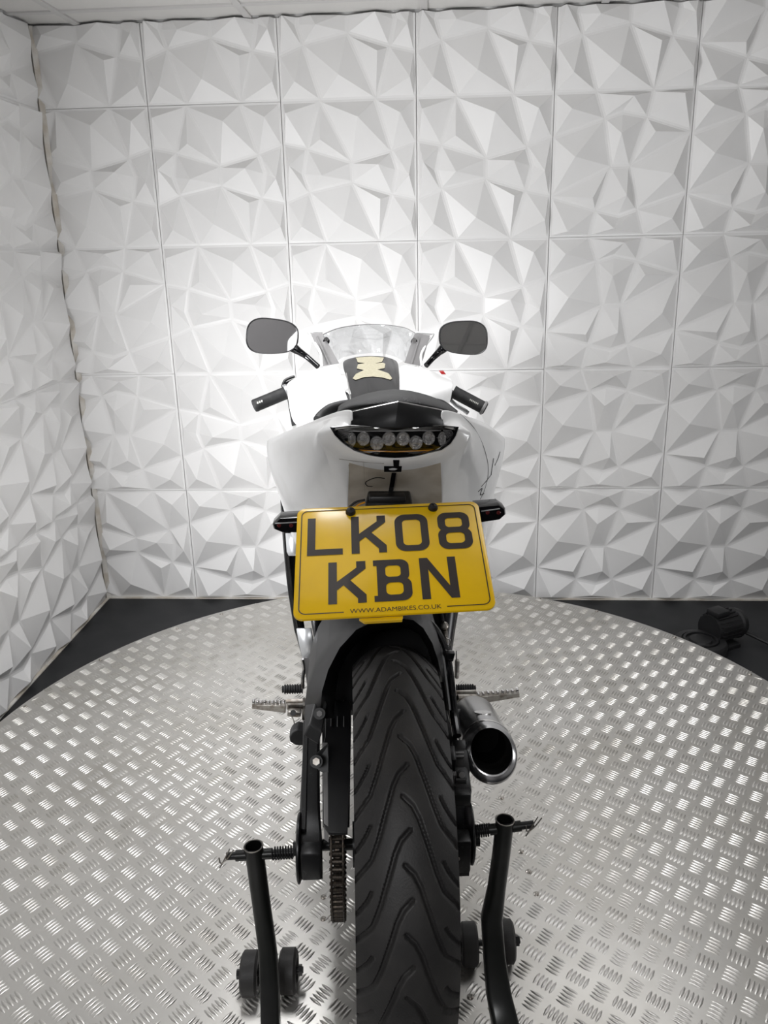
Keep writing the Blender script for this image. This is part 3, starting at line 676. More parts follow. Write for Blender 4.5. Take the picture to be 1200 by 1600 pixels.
part(G().loft([ering(er * .76, .03, SLT * .3, .006), ering(er * .68, .032, SLT * .3, .006), ering(er * .66, .12, 0), ering(.0001, .12, 0)], caps=False), 'exhaust_bore', 'near_black', ex)
part(G().loft([ering(er * 1.012, .058, .003), ering(er * 1.03, .055, .003), ering(er * 1.03, .048, .003), ering(er * 1.012, .045, .003)], caps=False), 'exhaust_band', 'chrome', ex)
part(G().lathe(E0 + ea * .12 + u_ * (er - .0005), u_, [(.001, .0012), (.015, .0012), (.016, 0)], 28), 'exhaust_badge', 'chrome', ex)
part(G().tube(smooth_path([E0 + ea * .32, E0 + ea * .42, V((.10, .55, .20)), V((.05, .7, .17)), V((0, .95, .25))], 5), .018, 14), 'exhaust_pipe', 'steel')
part(G().box(E0 + ea * .22 + V((-.04, 0, .02)), (.03, .03, .012), None, .002), 'exhaust_bracket', 'satin')

# --- tail cowl: spokes run from the lamp opening outwards
def spoke_pts(L): return [BP(*p) for p in L]
LS = [
 [(617, 717, -.062), (617, 724, -.060), (617, 735, -.045), (617, 765, .01), (617, 800, .07), (617, 860, .16)],
 [(585, 715, -.062), (583, 722, -.060), (583, 733, -.045), (583, 766, .01), (583, 802, .07), (583, 860, .16)],
 [(556, 706, -.062), (550, 715, -.060), (545, 722, -.048), (543, 768, .0), (543, 805, .05), (545, 860, .15)],
 [(537, 695, -.062), (529, 704, -.060), (524, 716, -.050), (541, 767, .0), (535, 803, .055), (530, 860, .17)],
 [(524, 682, -.062), (513, 690, -.060), (500, 692, -.050), (537, 768, .004), (482, 797, .12), (490, 860, .22)],
 [(516, 668, -.062), (502, 669, -.058), (494, 675, -.045), (490, 738, .045), (448, 778, .175), (460, 860, .30)],
 [(549, 667, -.055), (530, 660, -.040), (512, 660, -.020), (455, 690, .10), (419, 735, .22), (447, 803, .36)],
 [(549, 655, -.050), (540, 648, -.030), (520, 652, .0), (462, 672, .12), (415, 697, .235), (437, 775, .40)],
 [(548, 641, -.04), (541, 639, -.02), (520, 645, .01), (465, 666, .13), (416, 687, .24), (425, 742, .46)],
]
RS = [
 [(649, 715, -.062), (651, 722, -.060), (651, 733, -.045), (652, 766, .01), (652, 802, .07), (652, 860, .16)],
 [(678, 706, -.062), (684, 714, -.060), (689, 722, -.048), (691, 768, .0), (691, 805, .05), (690, 860, .15)],
 [(697, 695, -.062), (705, 703, -.060), (709, 716, -.050), (694, 767, .0), (699, 803, .055), (704, 860, .17)],
 [(709, 682, -.062), (719, 688, -.060), (731, 692, -.050), (698, 768, .004), (747, 797, .12), (742, 860, .22)],
 [(716, 668, -.062), (728, 668, -.058), (737, 675, -.045), (742, 738, .045), (766, 778, .175), (760, 860, .30)],
 [(692, 667, -.055), (707, 660, -.040), (718, 662, -.020), (772, 692, .10), (784, 735, .22), (760, 792, .36)],
 [(691, 655, -.050), (703, 650, -.030), (722, 655, .0), (770, 669, .12), (790, 697, .235), (770, 765, .40)],
 [(692, 641, -.04), (701, 640, -.02), (722, 647, .01), (760, 659, .13), (790, 684, .24), (781, 742, .46)],
]
rows = [spoke_pts(r) for r in reversed(RS)] + [spoke_pts(r) for r in LS]
rows = [list(r) for r in rows]
nS, nP = len(rows), len(rows[0])
bm = bmesh.new(); gv = [[bm.verts.new(p) for p in r] for r in rows]
for i in range(nS - 1):
    for j in range(nP - 1):
        f = bm.faces.new((gv[i][j], gv[i][j + 1], gv[i + 1][j + 1], gv[i + 1][j])); 
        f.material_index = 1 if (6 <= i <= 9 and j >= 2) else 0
# forward-running top skin so the cowl has depth
for side_i in (0, nS - 1):
    r = gv[side_i]; d = 1 if side_i == 0 else -1
    nxt = [bm.verts.new(v.co + V((d * -.03, .22, -.05))) for v in r]
    for j in range(nP - 1): bm.faces.new((r[j], r[j + 1], nxt[j + 1], nxt[j]))
cr = bm.edges.layers.float.new('crease_edge')
def crease(i, j0, j1, val=.8):
    for j in range(j0, j1):
        e = bm.edges.get((gv[i][j], gv[i][j + 1]))
        if e: e[cr] = val
for i in (4, 12): crease(i, 2, 3, .95)
for i in (6, 10): crease(i, 2, 5, .95)
for i in (0, 1, nS - 1, nS - 2): crease(i, 0, 5, .97)
for i in (3, nS - 4): crease(i, 2, 4, .35)
for i in range(nS - 1):
    for jj in (0, 2, 4):
        e = bm.edges.get((gv[i][jj], gv[i + 1][jj]))
        if e: e[cr] = (.9, 0, .6, 0, .85)[jj]
bmesh.ops.recalc_face_normals(bm, faces=bm.faces)
me = bpy.data.meshes.new('tail_cowl'); bm.to_mesh(me); bm.free(); me.materials.append(M['white']); me.materials.append(M['white_reflect_dirt']); me.shade_smooth()
o = bpy.data.objects.new('tail_cowl', me); COL.objects.link(o); o.parent = bike
k = o.modifiers.new('sub', 'SUBSURF'); k.levels = 3; k.render_levels = 3
k = o.modifiers.new('solid', 'SOLIDIFY'); k.thickness = .0025; k.offset = -1
# scratches, slots and marks on the cowl
cow = surf(o)
def decal(pts, name, m, th=.0015):
    q = [on(cow, x, y, th) for x, y in pts]
    if None not in q: part(G().add(q + [p + V((0, .004, 0)) for p in q], [tuple(range(len(q)))] + [(i, (i + 1) % len(q), len(q) + (i + 1) % len(q), len(q) + i) for i in range(len(q))]), name, m, smooth=0)
def line(pts, name, m, r):
    q = [on(cow, x, y, r * .5) for x, y in pts]; q = [p for p in q if p]
    if len(q) > 1: part(G().tube(smooth_path(q, 4), r, 6), name, m)
decal([(614, 718), (624, 718), (623, 729), (615, 729)], 'lamp_latch', 'gloss')
decal([(600, 728), (628, 728), (627, 737), (600, 737)], 'tail_slot', 'near_black', .0004)
decal([(612, 737), (619, 737), (614, 766), (607, 766)], 'tail_strap', 'gloss', .002)
line([(601, 747), (588, 746), (576, 750), (571, 754), (574, 759), (582, 760)], 'scratch', 'near_black', .0006)
line([(530, 717), (560, 721), (600, 724)], 'scratch', 'steel', .0004); line([(545, 726), (546, 745), (546, 765)], 'scratch', 'tan', .0004)
line([(771, 716), (769, 728), (767, 742)], 'scratch', 'near_black', .0006); line([(781, 706), (778, 716), (773, 727)], 'scratch', 'near_black', .0005)
line([(767, 742), (760, 751), (752, 760)], 'scratch', 'near_black', .0005); line([(747, 768), (753, 763), (750, 773), (756, 771)], 'scratch', 'near_black', .0006)
line([(719, 647), (740, 668), (756, 700), (763, 735), (757, 765), (750, 780)], 'panel_seam', 'grey', .0005)
line([(444, 643 + 32), (443, 678)], 'scratch', 'near_black', .0008); line([(418, 690), (416, 697)], 'scratch', 'near_black', .0007)
line([(568, 655 + 67), (570, 770)], 'scratch', 'tan', .0002)
part(G().tube(smooth_path([BP(540, 798, .02), BP(555, 785, .02), BP(570, 781, .015)], 5), .0017, 8), 'lamp_wire', 'rubber2')
part(G().tube(smooth_path([BP(550, 798, .02), BP(560, 789, .02), BP(570, 785, .015)], 5), .0013, 8), 'lamp_wire', 'amber')
# plate bracket behind the plate
part(G().loft([[BP(575, 766, .0), BP(641, 766, .0), BP(641, 772, .0), BP(575, 772, .0)], [BP(570, 788, -.045), BP(645, 788, -.045), BP(645, 795, -.03), BP(570, 795, -.03)]]), 'plate_bracket', 'black', bevel=.003)
part(G().box(BP(605, 779, -.025), (.05, .02, .012), None, .003), 'plate_lamp', 'black')

# --- tail lamp
lamp = empty('tail_lamp'); lamp.parent = bike
out = [(515, 667), (545, 664), (580, 666), (617, 667), (655, 666), (690, 664), (717, 667), (712, 681), (704, 693), (690, 703), (656, 711), (617, 715), (578, 711), (553, 704), (536, 692), (523, 680)]
cxy = (617, 686)
def sc(p, k, y): return BP(cxy[0] + (p[0] - cxy[0]) * k, cxy[1] + (p[1] - cxy[1]) * k, y)
part(G().loft([[sc(p, 1.0, -.064) for p in out], [sc(p, .95, -.066) for p in out], [sc(p, .92, -.06) for p in out], [sc(p, .86, -.035) for p in out]], caps=False), 'lamp_bezel', 'gloss', lamp)
part(G().add([sc(p, .88, -.036) for p in out], [tuple(range(len(out)))]), 'lamp_back', 'near_black', lamp, smooth=0)
rows_ = G()
for k in range(6):
    y = 670 + k * 2.3; rows_.box((BP(531 + k * 2, y + 2, -.045)), (.022, .004, .0008)); rows_.box((BP(704 - k * 2, y + 2, -.045)), (.020, .004, .0008))
rows_.box(BP(617, 673, -.045), (.12, .004, .0008))
part(rows_, 'lamp_fins', 'chrome', lamp)
part(G().tube([BP(549, 703, -.052), BP(617, 706, -.052), BP(686, 703, -.052)], .0009, 6), 'lamp_trim', 'amber', lamp)
for k, (x, y, rx) in enumerate([(550, 687, .6), (568, 686, .95), (589, 693, 1), (608, 686, 1), (630, 686, 1), (650, 692, 1), (670, 685, .95), (691, 686, .6)]):
    c0 = BP(x, y, -.05); r = .0088; g = G()
    g.lathe((0, 0, 0), (0, -1, 0), [(r, -.004), (r, 0), (r * .9, .001), (r * .6, -.003), (r * .3, -.001), (r * .12, .002), (.0001, .002)], 20)
    q = g.build('reflector_cup', 'reflector', lamp); q.location = c0; q.scale = (rx, 1, 1.05)
part(G().loft([[sc(p, .94, -.0655) for p in out], [sc(p, .6, -.073) for p in out], [sc(p, .02, -.076) for p in out]], caps=False), 'lamp_lens', 'lens', lamp)

# --- black cover and pillion pad
cvL = [(549, 643), (622, 627), (691, 641)]; cvB = [(549, 667), (617, 669), (692, 667)]
g = G().loft([[BP(x, y, d) for (x, y), d in zip(cvL, (-.03, -.045, -.03))], [BP(x, y + 3, d) for (x, y), d in zip(cvL, (-.034, -.050, -.034))], [BP(x, y, d) for (x, y), d in zip(cvB, (-.060, -.068, -.060))]], closed=False)
part(g, 'tail_centre_cover', 'black', solid=.003, smooth=20)
part(G().tube([BP(549, 644, -.033), BP(622, 628, -.049), BP(691, 641, -.033)], .0009, 6), 'cover_edge_glint', 'chrome')  # chrome line drawn in as the highlight along the cover's edge
pr_ = [[(527, 648, .03), (541, 636, .0), (575, 634, -.03), (622, 627, -.042), (662, 633, -.035), (690, 639, -.02), (713, 647, .02)],
       [(524, 646, .06), (545, 632, .02), (578, 625, -.01), (622, 618, -.02), (662, 624, -.01), (692, 634, .02), (716, 645, .05)],
       [(527, 643, .12), (553, 629, .08), (585, 620, .05), (622, 614.5, .03), (655, 619, .05), (688, 629, .08), (711, 641, .12)]]
pr_ = [[BP(*p) for p in r] for r in pr_]
pr_.append([p + V((0, .14, -.012)) for p in pr_[-1]]); pr_.append([p + V((0, .05, -.05)) for p in pr_[-1]])
n = 7; g = G().add([p for r in pr_ for p in r], [(i * n + j, i * n + j + 1, (i + 1) * n + j + 1, (i + 1) * n + j) for i in range(4) for j in range(n - 1)])
part(g, 'pillion_seat', 'pad', solid=.004, sub=2)
part(G().tube(smooth_path([BP(497, 657, .24), BP(502, 650, .25), BP(515, 640, .26), BP(530, 635, .27), BP(548, 632, .28)], 5), .009, 12), 'seat_edge', 'rubber2')
part(G().tube(smooth_path([BP(682, 627, .30), BP(692, 630, .30), BP(702, 637, .29), BP(712, 645, .28)], 5), .005, 10), 'seat_edge', 'rubber2')
part(G().box((-.0, .38, .80), (.26, .32, .08), Matrix.Rotation(-.12, 3, 'X'), .03), 'rider_seat', 'pad')

# --- tank
def grid(rows, name, m, th=.003, sub=2, **k): 
    n = len(rows[0]); g = G().add([BP(*p) for r in rows for p in r], [(i * n + j, i * n + j + 1, (i + 1) * n + j + 1, (i + 1) * n + j) for i in range(len(rows) - 1) for j in range(n - 1)])
    return part(g, name, m, solid=th, sub=sub, **k)
grid([[(530, 569, .86), (512, 571, .86), (488, 577, .85), (465, 588, .84), (449, 598, .82)],
      [(533, 585, .76), (513, 589, .76), (490, 594, .75), (465, 600, .74), (447, 603, .73)],
      [(540, 612, .65), (516, 612, .65), (492, 609, .65), (468, 606, .66), (447, 606, .68)],
      [(546, 628, .59), (521, 622, .60), (496, 616, .61), (470, 611, .63), (448, 609, .66)],
      [(548, 640, .56), (524, 640, .57), (500, 640, .59), (475, 635, .62), (450, 628, .66)],
      [(548, 660, .55), (524, 668, .57), (500, 670, .59), (478, 672, .62), (456, 665, .66)]], 'tank_cover', 'white', sub=2)
grid([[(624, 569, .86), (640, 570, .86), (662, 575, .85), (686, 584, .84), (706, 592, .82)],
      [(624, 583, .76), (641, 584, .76), (664, 588, .75), (688, 592, .74), (708, 596, .73)],
      [(624, 600, .67), (641, 598, .67), (664, 598, .67), (688, 598, .68), (709, 600, .70)],
      [(624, 612, .61), (641, 608, .61), (664, 604, .62), (688, 603, .64), (708, 605, .67)],
      [(624, 626, .56), (641, 624, .57), (664, 620, .59), (686, 620, .62), (706, 620, .66)],
      [(624, 645, .55), (641, 645, .57), (662, 640, .59), (684, 638, .62), (702, 637, .66)]], 'tank_cover', 'white', sub=2)
tank_c = grid([[(538, 562, .90), (558, 557, .91), (580, 555.5, .92), (602, 556.5, .91), (620, 563, .90)],
      [(533, 568, .86), (556, 563, .89), (580, 561, .90), (604, 562, .89), (623, 568, .86)],
      [(540, 588, .76), (558, 580, .79), (580, 577, .81), (604, 578, .79), (625, 585, .76)],
      [(547, 612, .66), (562, 603, .70), (581, 600, .72), (604, 601, .70), (625, 608, .66)],
      [(553, 635, .57), (566, 630, .60), (584, 628, .61), (604, 628, .60), (624, 632, .57)],
      [(555, 655, .54), (570, 655, .55), (587, 655, .55), (604, 655, .55), (624, 655, .54)]], 'tank_centre', 'gloss', sub=2)
part(G().tube(smooth_path([BP(541, 583, .765), BP(545, 605, .68), BP(548, 628, .58)], 4), .0012, 6), 'tank_trim', 'chrome')
# beige pad, laid on the tank centre
padL = [(556, 559.5), (559, 567), (570, 568), (559, 570), (557.5, 576.5), (568.5, 579), (556, 585), (551, 592), (555.5, 594.5), (569, 590), (583, 589), (597, 590.5), (610, 594), (613, 592), (607, 584), (590, 578), (601, 576), (602, 569), (598, 567.5), (586, 568.5), (597, 566), (600, 559.5), (580, 556.5)]
def ty(py):      # depth of the tank centre along its crest
    T = [(556, .925), (561, .895), (577, .80), (600, .715), (628, .60)]
    for (a, da), (b, db) in zip(T[:-1], T[1:]):
        if py <= b: return da + (db - da) * (py - a) / (b - a)
    return .55
tcs = surf(tank_c); bm = bmesh.new()
bmesh.ops.triangulate(bm, faces=[bm.faces.new([bm.verts.new((x, max(y, 557.6), 0)) for x, y in padL])])
for _ in range(3): bmesh.ops.subdivide_edges(bm, edges=bm.edges[:], cuts=1)
for v in bm.verts:
    p = on(tcs, v.co.x, v.co.y, .0012) or BP(v.co.x, v.co.y, ty(v.co.y)); v.co = p
bmesh.ops.triangulate(bm, faces=bm.faces[:]); bm.verts.index_update()
part(G().add([v.co.copy() for v in bm.verts], [tuple(v.index for v in f.verts) for f in bm.faces]), 'tank_pad', 'tan', smooth=180); bm.free()

tb_ = [[V((x, y, z)) for x, z in ((-w2, .74), (-w2 * 1.02, .84), (-w2 * .8, zt), (0, zt + .01), (w2 * .8, zt), (w2 * 1.02, .84), (w2, .74))] for y, w2, zt in ((.52, .10, .86), (.60, .13, .875), (.75, .145, .89), (.90, .14, .90), (.98, .10, .88))]
part(G().loft(tb_), 'tank_body', 'black')
# --- screen and its side frames
sA = [(504, 523), (525, 514), (550, 509), (578, 507), (606, 508), (632, 512), (648, 520)]
sB = [(520, 567), (535, 558), (557, 553), (579, 551), (602, 552), (620, 558), (634, 567)]
g = G(); top_ = [BP(x, y, 1.18 - .00004 * (x - 577) ** 2 * .6 + .05) for x, y in sA]; bot = [BP(x, y, 1.36 - .00004 * (x - 577) ** 2 * 1.2) for x, y in sB]
midr = [(a + b) / 2 + V((0, .01, .006)) for a, b in zip(top_, bot)]
g.add(top_ + midr + bot, [(i, i + 1, 7 + i + 1, 7 + i) for i in range(6)] + [(7 + i, 8 + i, 15 + i, 14 + i) for i in range(6)])
part(g, 'windscreen', 'clear', smooth=180, solid=.003)
part(G().tube(smooth_path(top_, 4), .0012, 6), 'windscreen_edge', 'grey')
for P_, Wp, scx in (([(486, 521), (504, 521), (530, 568), (505, 572)], [(482, 520), (487, 518), (504, 518)], (510, 533)), ([(648, 521), (672, 524), (658, 572), (632, 567)], [(650, 518), (674, 520), (677, 523)], (647, 534))):
    q = [BP(x, y, 1.16 if y < 550 else 1.12) for x, y in P_]
    fo = part(G().prism(q, (0, .004, 0)), 'screen_frame', 'grey')
    part(G().prism([q[0].lerp(q[3], .15).lerp(q[1], .35), q[0].lerp(q[3], .2).lerp(q[1], .42), q[3].lerp(q[2], .45), q[3].lerp(q[2], .35)], (0, -.003, 0)), 'frame_rib', 'grey', fo)
    part(G().cyl(BP(*scx, 1.15), BP(*scx, 1.17), .009, 14), 'screen_screw', 'gloss')
    part(G().cyl(BP(scx[0], scx[1] - 3, 1.145), BP(scx[0], scx[1] - 3, 1.16), .006, 12), 'screw_head', 'chrome')
lw = smooth_path([BP(504, 518.5, 1.17), BP(488, 518.5, 1.17), BP(483, 521, 1.17), BP(493, 537, 1.15), BP(501, 553, 1.13), BP(503, 572, 1.11)], 5)
part(G().tube(lw, .0035, 8), 'fairing_edge', 'white')
rw = smooth_path([BP(649, 519.5, 1.17), BP(672, 521, 1.17), BP(676, 524, 1.17), BP(665, 540, 1.15), BP(658, 555, 1.13), BP(659, 572, 1.11)], 5)
part(G().tube(rw, .0035, 8), 'fairing_edge', 'white')
# nose fairing in front of the screen
nz = [[V((x * .9, 1.10 + .02, .93 - abs(x) * .3)) for x in (-.17, -.09, 0, .09, .17)], [V((x * .8, 1.30, .86 - abs(x) * .5)) for x in (-.17, -.09, 0, .09, .17)], [V((x * .5, 1.46, .72 - abs(x) * .4)) for x in (-.17, -.09, 0, .09, .17)], [V((x * .4, 1.45, .58)) for x in (-.17, -.09, 0, .09, .17)]]
g = G().add([p + V((0, 0, -.10)) for r in nz for p in r], [(i * 5 + j, i * 5 + j + 1, i * 5 + j + 6, i * 5 + j + 5) for i in range(3) for j in range(4)])
part(g, 'nose_fairing', 'white', solid=.004, sub=2)

for sg_ in (-1, 1):
    shell([[V((sg_ * x, y, z)) for x, z in P_] for y, P_ in ((.88, ((.155, .80), (.175, .70), (.178, .58))), (1.02, ((.16, .86), (.178, .72), (.178, .56))), (1.22, ((.14, .88), (.165, .74), (.16, .56))), (1.42, ((.06, .83), (.09, .72), (.07, .58))))], 'upper_fairing', 'white', .004, sub=1)
# --- mirrors
def mirror(cx, cy, rx, ry, rot, k, kx, stalk, par=bike):
    mr = empty('mirror'); mr.parent = par; yl = 1.14; zc = BP(cx, cy, yl)
    def o_(sc_, dy=0):
        P = []
        for i in range(40):
            a = 2 * PI * i / 40; e = 2 / 2.9
            x = math.copysign(abs(math.cos(a)) ** e, math.cos(a)) * rx * sc_; y = math.copysign(abs(math.sin(a)) ** e, math.sin(a)) * ry * sc_
            y *= 1 - .10 * (x / rx) * rot[1]
            px = cx + x * math.cos(rot[0]) - y * math.sin(rot[0]); py = cy + x * math.sin(rot[0]) + y * math.cos(rot[0])
            p = BP(px, py, yl); p = p + V((0, k * (p.z - zc.z) + kx * (p.x - zc.x) + dy, 0)); P.append(p)
        return P
    part(G().loft([o_(.6, .05), o_(.9, .035), o_(1.0, .01), o_(1.0, -.001), o_(.965, -.004), o_(.94, .0)]), 'mirror_housing', 'black', mr, smooth=50)
    part(G().add(o_(.945, -.0015), [tuple(range(40))]), 'mirror_glass', 'mirror', mr, smooth=0)
    P_ = [BP(x, y, d) for x, y, d in stalk]; part(G().tube(smooth_path(P_, 4), [.013, .0125, .0115, .010, .0095, .009, .0085, .008, .0078, .0076, .0075, .0075, .0075][:len(smooth_path(P_, 4))], 12), 'mirror_stalk', 'gloss', mr)
    return mr
mirror(425.5, 525.5, 41, 27.5, (.06, 1), .02, .05, [(458, 543, 1.16), (470, 551, 1.17), (480, 558, 1.17), (497, 573, 1.15)])
mirror(724, 527.5, 38, 25.5, (.02, -1), .27, -.02, [(694, 543, 1.16), (684, 552, 1.17), (675, 561, 1.17), (666, 571, 1.15)])

# --- handlebar, grips, controls
def grip(a, b, r, nm='handlebar_grip'):
    d = (b - a).normalized(); gp = part(G().lathe(a, d, [(.001, 0), (r * .6, 0), (r * .62, -.004), (r * .9, -.003), (r, .002), (r * .97, .006), (r * .97, (b - a).length - .006), (r * 1.04, (b - a).length)], 28), nm, 'rubber2')
    return gp, d
a, b = BP(398, 634, .95), BP(446, 614, .97)
gp, d = grip(a, b, .0165)
part(G().cyl(b, b + d * .008, .021, 24), 'grip_flange', 'silver'); part(G().cyl(b + d * .010, b + d * .03, .019, 24), 'switch_housing', 'silver')
part(G().box(BP(459, 596, .99), (.05, .03, .012), Matrix.Rotation(-.35, 3, 'Y'), .003), 'switch_cluster', 'gloss')
part(G().tube(smooth_path([BP(441, 604, .98), BP(446, 594, .99), BP(460, 588, 1.0)], 5), .0035, 8), 'clutch_cable', 'black')
part(G().tube([b + d * .01, V((-.10, .99, .80))], .011, 14), 'handlebar', 'satin')
mk = G()
for k in range(3): mk.box(a + d * (.010 + k * .0055) + V((0, -.0155, .0065)), (.0035, .0006, .005))
part(mk, 'grip_marking', 'pale', gp)
part(G().prism([BP(449, 625, .9), BP(452, 625, .9), BP(464, 664, .86), BP(456, 666, .86)], (0, .01, 0)), 'tank_side_trim', 'black')
part(G().prism([BP(447, 602, .74), BP(451, 604, .735), BP(454, 618, .70), BP(450, 623, .70)], (0, .006, 0)), 'tank_scuff', 'grey')
a, b = BP(757, 638, .95), BP(708, 612, .97)
gp, d = grip(a, b, .0165)
part(G().tube([b, V((.12, .99, .80))], .011, 14), 'handlebar', 'satin')
part(G().lathe(a, d, [(.0172, -.001), (.0186, .001), (.0186, .004), (.0172, .006)], 28), 'grip_end_ring', 'grey', gp)
mk = G()
for k in range(6): mk.box(a + d * (.022 + k * .0042) + V((0, -.0157, .004)), (.0026, .0006, .0046))
part(mk, 'grip_marking', 'pale', gp)
part(G().tube(smooth_path([BP(703, 624, .99), BP(714, 634, .99), BP(724, 640, .98), BP(731, 645, .97)], 4), [.005] * 9 + [.0055] * 4, 10), 'brake_lever', 'silver')
part(G().prism([BP(687, 581, 1.0), BP(694, 581, 1.0), BP(697, 585, 1.0), BP(690, 585, 1.0)], (0, .02, 0)), 'kill_switch', 'switch_red')

# --- number plate
pTL = V((-0.10779, 0.98153, 1.07111)); pa = V((0.22771, 0.02409, -0.00275)); pb = V((0.00487, -0.15273, -0.07978))
inv3 = MBi.to_3x3(); TLb = MBi @ pTL; A_ = inv3 @ pa; B_ = inv3 @ pb; nn = B_.cross(A_).normalized()
if nn.z < 0: nn = -nn
WD, HT = A_.length, B_.length; ah = A_ / WD; bh = B_ / HT
plate = empty('number_plate'); plate.parent = bike
def PL(u, v, h=0.0): return TLb + ah * u + bh * v + nn * h      # metres
def rrect(x0, y0, x1, y1, r, n=8):
    P = []
    for cx, cy, a in ((x1 - r, y0 + r, -90), (x1 - r, y1 - r, 0), (x0 + r, y1 - r, 90), (x0 + r, y0 + r, 180)):
        for k in range(n + 1): t = math.radians(a + 90 * k / n); P.append((cx + r * math.cos(t), cy + r * math.sin(t)))
    return P
R0 = rrect(0, 0, WD, HT, .011)
part(G().loft([[PL(u, v, -.003) for u, v in R0], [PL(u, v, -.0004) for u, v in R0], [PL(WD/2 + (u - WD/2) * .995, HT/2 + (v - HT/2) * .995, 0) for u, v in R0]]), 'plate_sheet', 'yellow', plate, smooth=50)
def strip(path, w, name, closed=False, h=.0004):
    g = G(); n = len(path); vs = []
    for i, p in enumerate(path):
        a = path[(i - 1) % n] if (closed or i > 0) else p; b = path[(i + 1) % n] if (closed or i < n - 1) else p
        d = V((b[0] - a[0], b[1] - a[1])).normalized(); nr = V((-d.y, d.x)) * w / 2
        vs += [PL(p[0] + nr.x, p[1] + nr.y, h), PL(p[0] - nr.x, p[1] - nr.y, h)]
    fs = [(2 * i, 2 * i + 1, 2 * ((i + 1) % n) + 1, 2 * ((i + 1) % n)) for i in range(n if closed else n - 1)]
    return part(g.add(vs, fs), name, 'ink', plate, smooth=0)
m_ = .0058; rc = rrect(m_, m_, WD - m_, HT - m_ - .001, .008)
# border broken at the bottom for the web address: start right of the text, run round to left of it
yb = HT - m_ - .001
path = [(WD * .755, yb)] + [p for p in rc[17:8:-1]] + rc[8::-1] + rc[35:26:-1] + rc[26:17:-1] + [(WD * .245, yb)]
strip(path, .0013, 'plate_border')
def glyph(name, polys, box):                  # polys in a 44 x 64 grid, y down
    u0, v0, u1, v1 = box; g = G()
    for k, P in enumerate(polys):
        if isinstance(P, tuple):              # ring: outer, inner
            o_, i_ = P; n = len(o_); cv = lambda p: PL((u0 + (u1 - u0) * p[0] / 44) * WD, (v0 + (v1 - v0) * p[1] / 64) * HT, .0005 + k * .00003)
            g.add([cv(p) for p in o_] + [cv(p) for p in i_], [(i, (i + 1) % n, n + (i + 1) % n, n + i) for i in range(n)])
        else:
            cv = lambda p: PL((u0 + (u1 - u0) * p[0] / 44) * WD, (v0 + (v1 - v0) * p[1] / 64) * HT, .0005 + k * .00003)
            g.add([cv(p) for p in P], [tuple(range(len(P)))])
    return part(g, name, 'ink', plate, smooth=0)
T = 10
gL = [[(0, 0), (T, 0), (T, 64), (0, 64)], [(0, 54), (44, 54), (44, 64), (0, 64)]]
gK = [[(0, 0), (T, 0), (T, 64), (0, 64)], [(T - 1, 33), (34, 8), (34, 0), (44, 0), (44, 8), (T - 1, 43)], [(17, 29), (24, 23), (44, 55), (44, 64), (34, 64), (34, 56)]]
gK[1] = [(T - .5, 31), (33, 10), (33, 0), (44, 0), (44, 12), (T - .5, 44)]
gK[2] = [(15, 33), (23, 26), (44, 52), (44, 64), (34, 64), (34, 57)]
g0 = [(rrect(0, 0, 44, 64, 14), rrect(T, T, 34, 54, 6))]
g8 = [(rrect(1, 0, 43, 34, 12), rrect(11, T, 33, 26, 5)), (rrect(0, 27, 44, 64, 13), rrect(T, 36, 34, 54, 6))]
gB = [[(0, 0), (8, 0), (8, 9), (0, 9)], [(0, 55), (8, 55), (8, 64), (0, 64)], [(4, 0), (14, 0), (14, 64), (4, 64)],
      (rrect(4, 0, 42, 35, 11), rrect(14, 9.5, 32, 27, 5)), (rrect(4, 28, 44, 64, 12), rrect(14, 36, 34, 54.5, 6)), [(4, 0), (14, 0), (14, 9.5), (4, 9.5)], [(4, 52), (14, 52), (14, 64), (4, 64)]]
gN = [[(0, 0), (T, 0), (T, 64), (0, 64)], [(34, 0), (44, 0), (44, 64), (34, 64)], [(0, 0), (10, 0), (44, 64), (34, 64)]]
r1v, r2v = (.108, .463), (.533, .893)
for nm, gl, u0, u1, rv in (('letter_l', gL, .058, .244, r1v), ('letter_k', gK, .290, .475, r1v), ('digit_zero', g0, .524, .704, r1v), ('digit_eight', g8, .754, .937, r1v), ('letter_k', gK, .169, .359, r2v), ('letter_b', gB, .398, .590, r2v), ('letter_n', gN, .637, .827, r2v)):
    glyph(nm, gl, (u0, rv[0], u1, rv[1]))
def text_mesh(txt, name, origin, xd, yd, width, m, parent):
    c = bpy.data.curves.new('t', 'FONT'); c.body = txt; c.size = 1; o = bpy.data.objects.new('t', c); COL.objects.link(o)
    bpy.context.view_layer.update(); me = bpy.data.meshes.new_from_object(o.evaluated_get(bpy.context.evaluated_depsgraph_get()))
    bpy.data.objects.remove(o); mx = max(v.co.x for v in me.vertices); mn = min(v.co.x for v in me.vertices); k = width / (mx - mn)
    for v in me.vertices: v.co = V(origin) + xd * ((v.co.x - mn) * k) + yd * (v.co.y * k)
    me.materials.clear(); me.materials.append(M[m]); q = bpy.data.objects.new(name, me); COL.objects.link(q); q.parent = parent; return q
text_mesh('WWW.ADAMBIKES.CO.UK', 'web_address', PL(.275 * WD, .974 * HT, .0005), ah, -bh, .452 * WD, 'ink', plate)
for u, v in ((.289, .062), (.743, .055)):
    part(G().lathe(PL(u * WD, v * HT, 0), nn, [(.0062, 0), (.0062, .002), (.0048, .005), (.001, .006)], 18), 'plate_bolt', 'black', plate)
part(G().prism([PL(.32 * WD, 1.0 * HT, -.004), PL(.535 * WD, 1.0 * HT, -.004), PL(.53 * WD, 1.03 * HT, -.004), PL(.345 * WD, 1.03 * HT, -.004)], nn * -.004), 'plate_tab', 'yellow', plate)
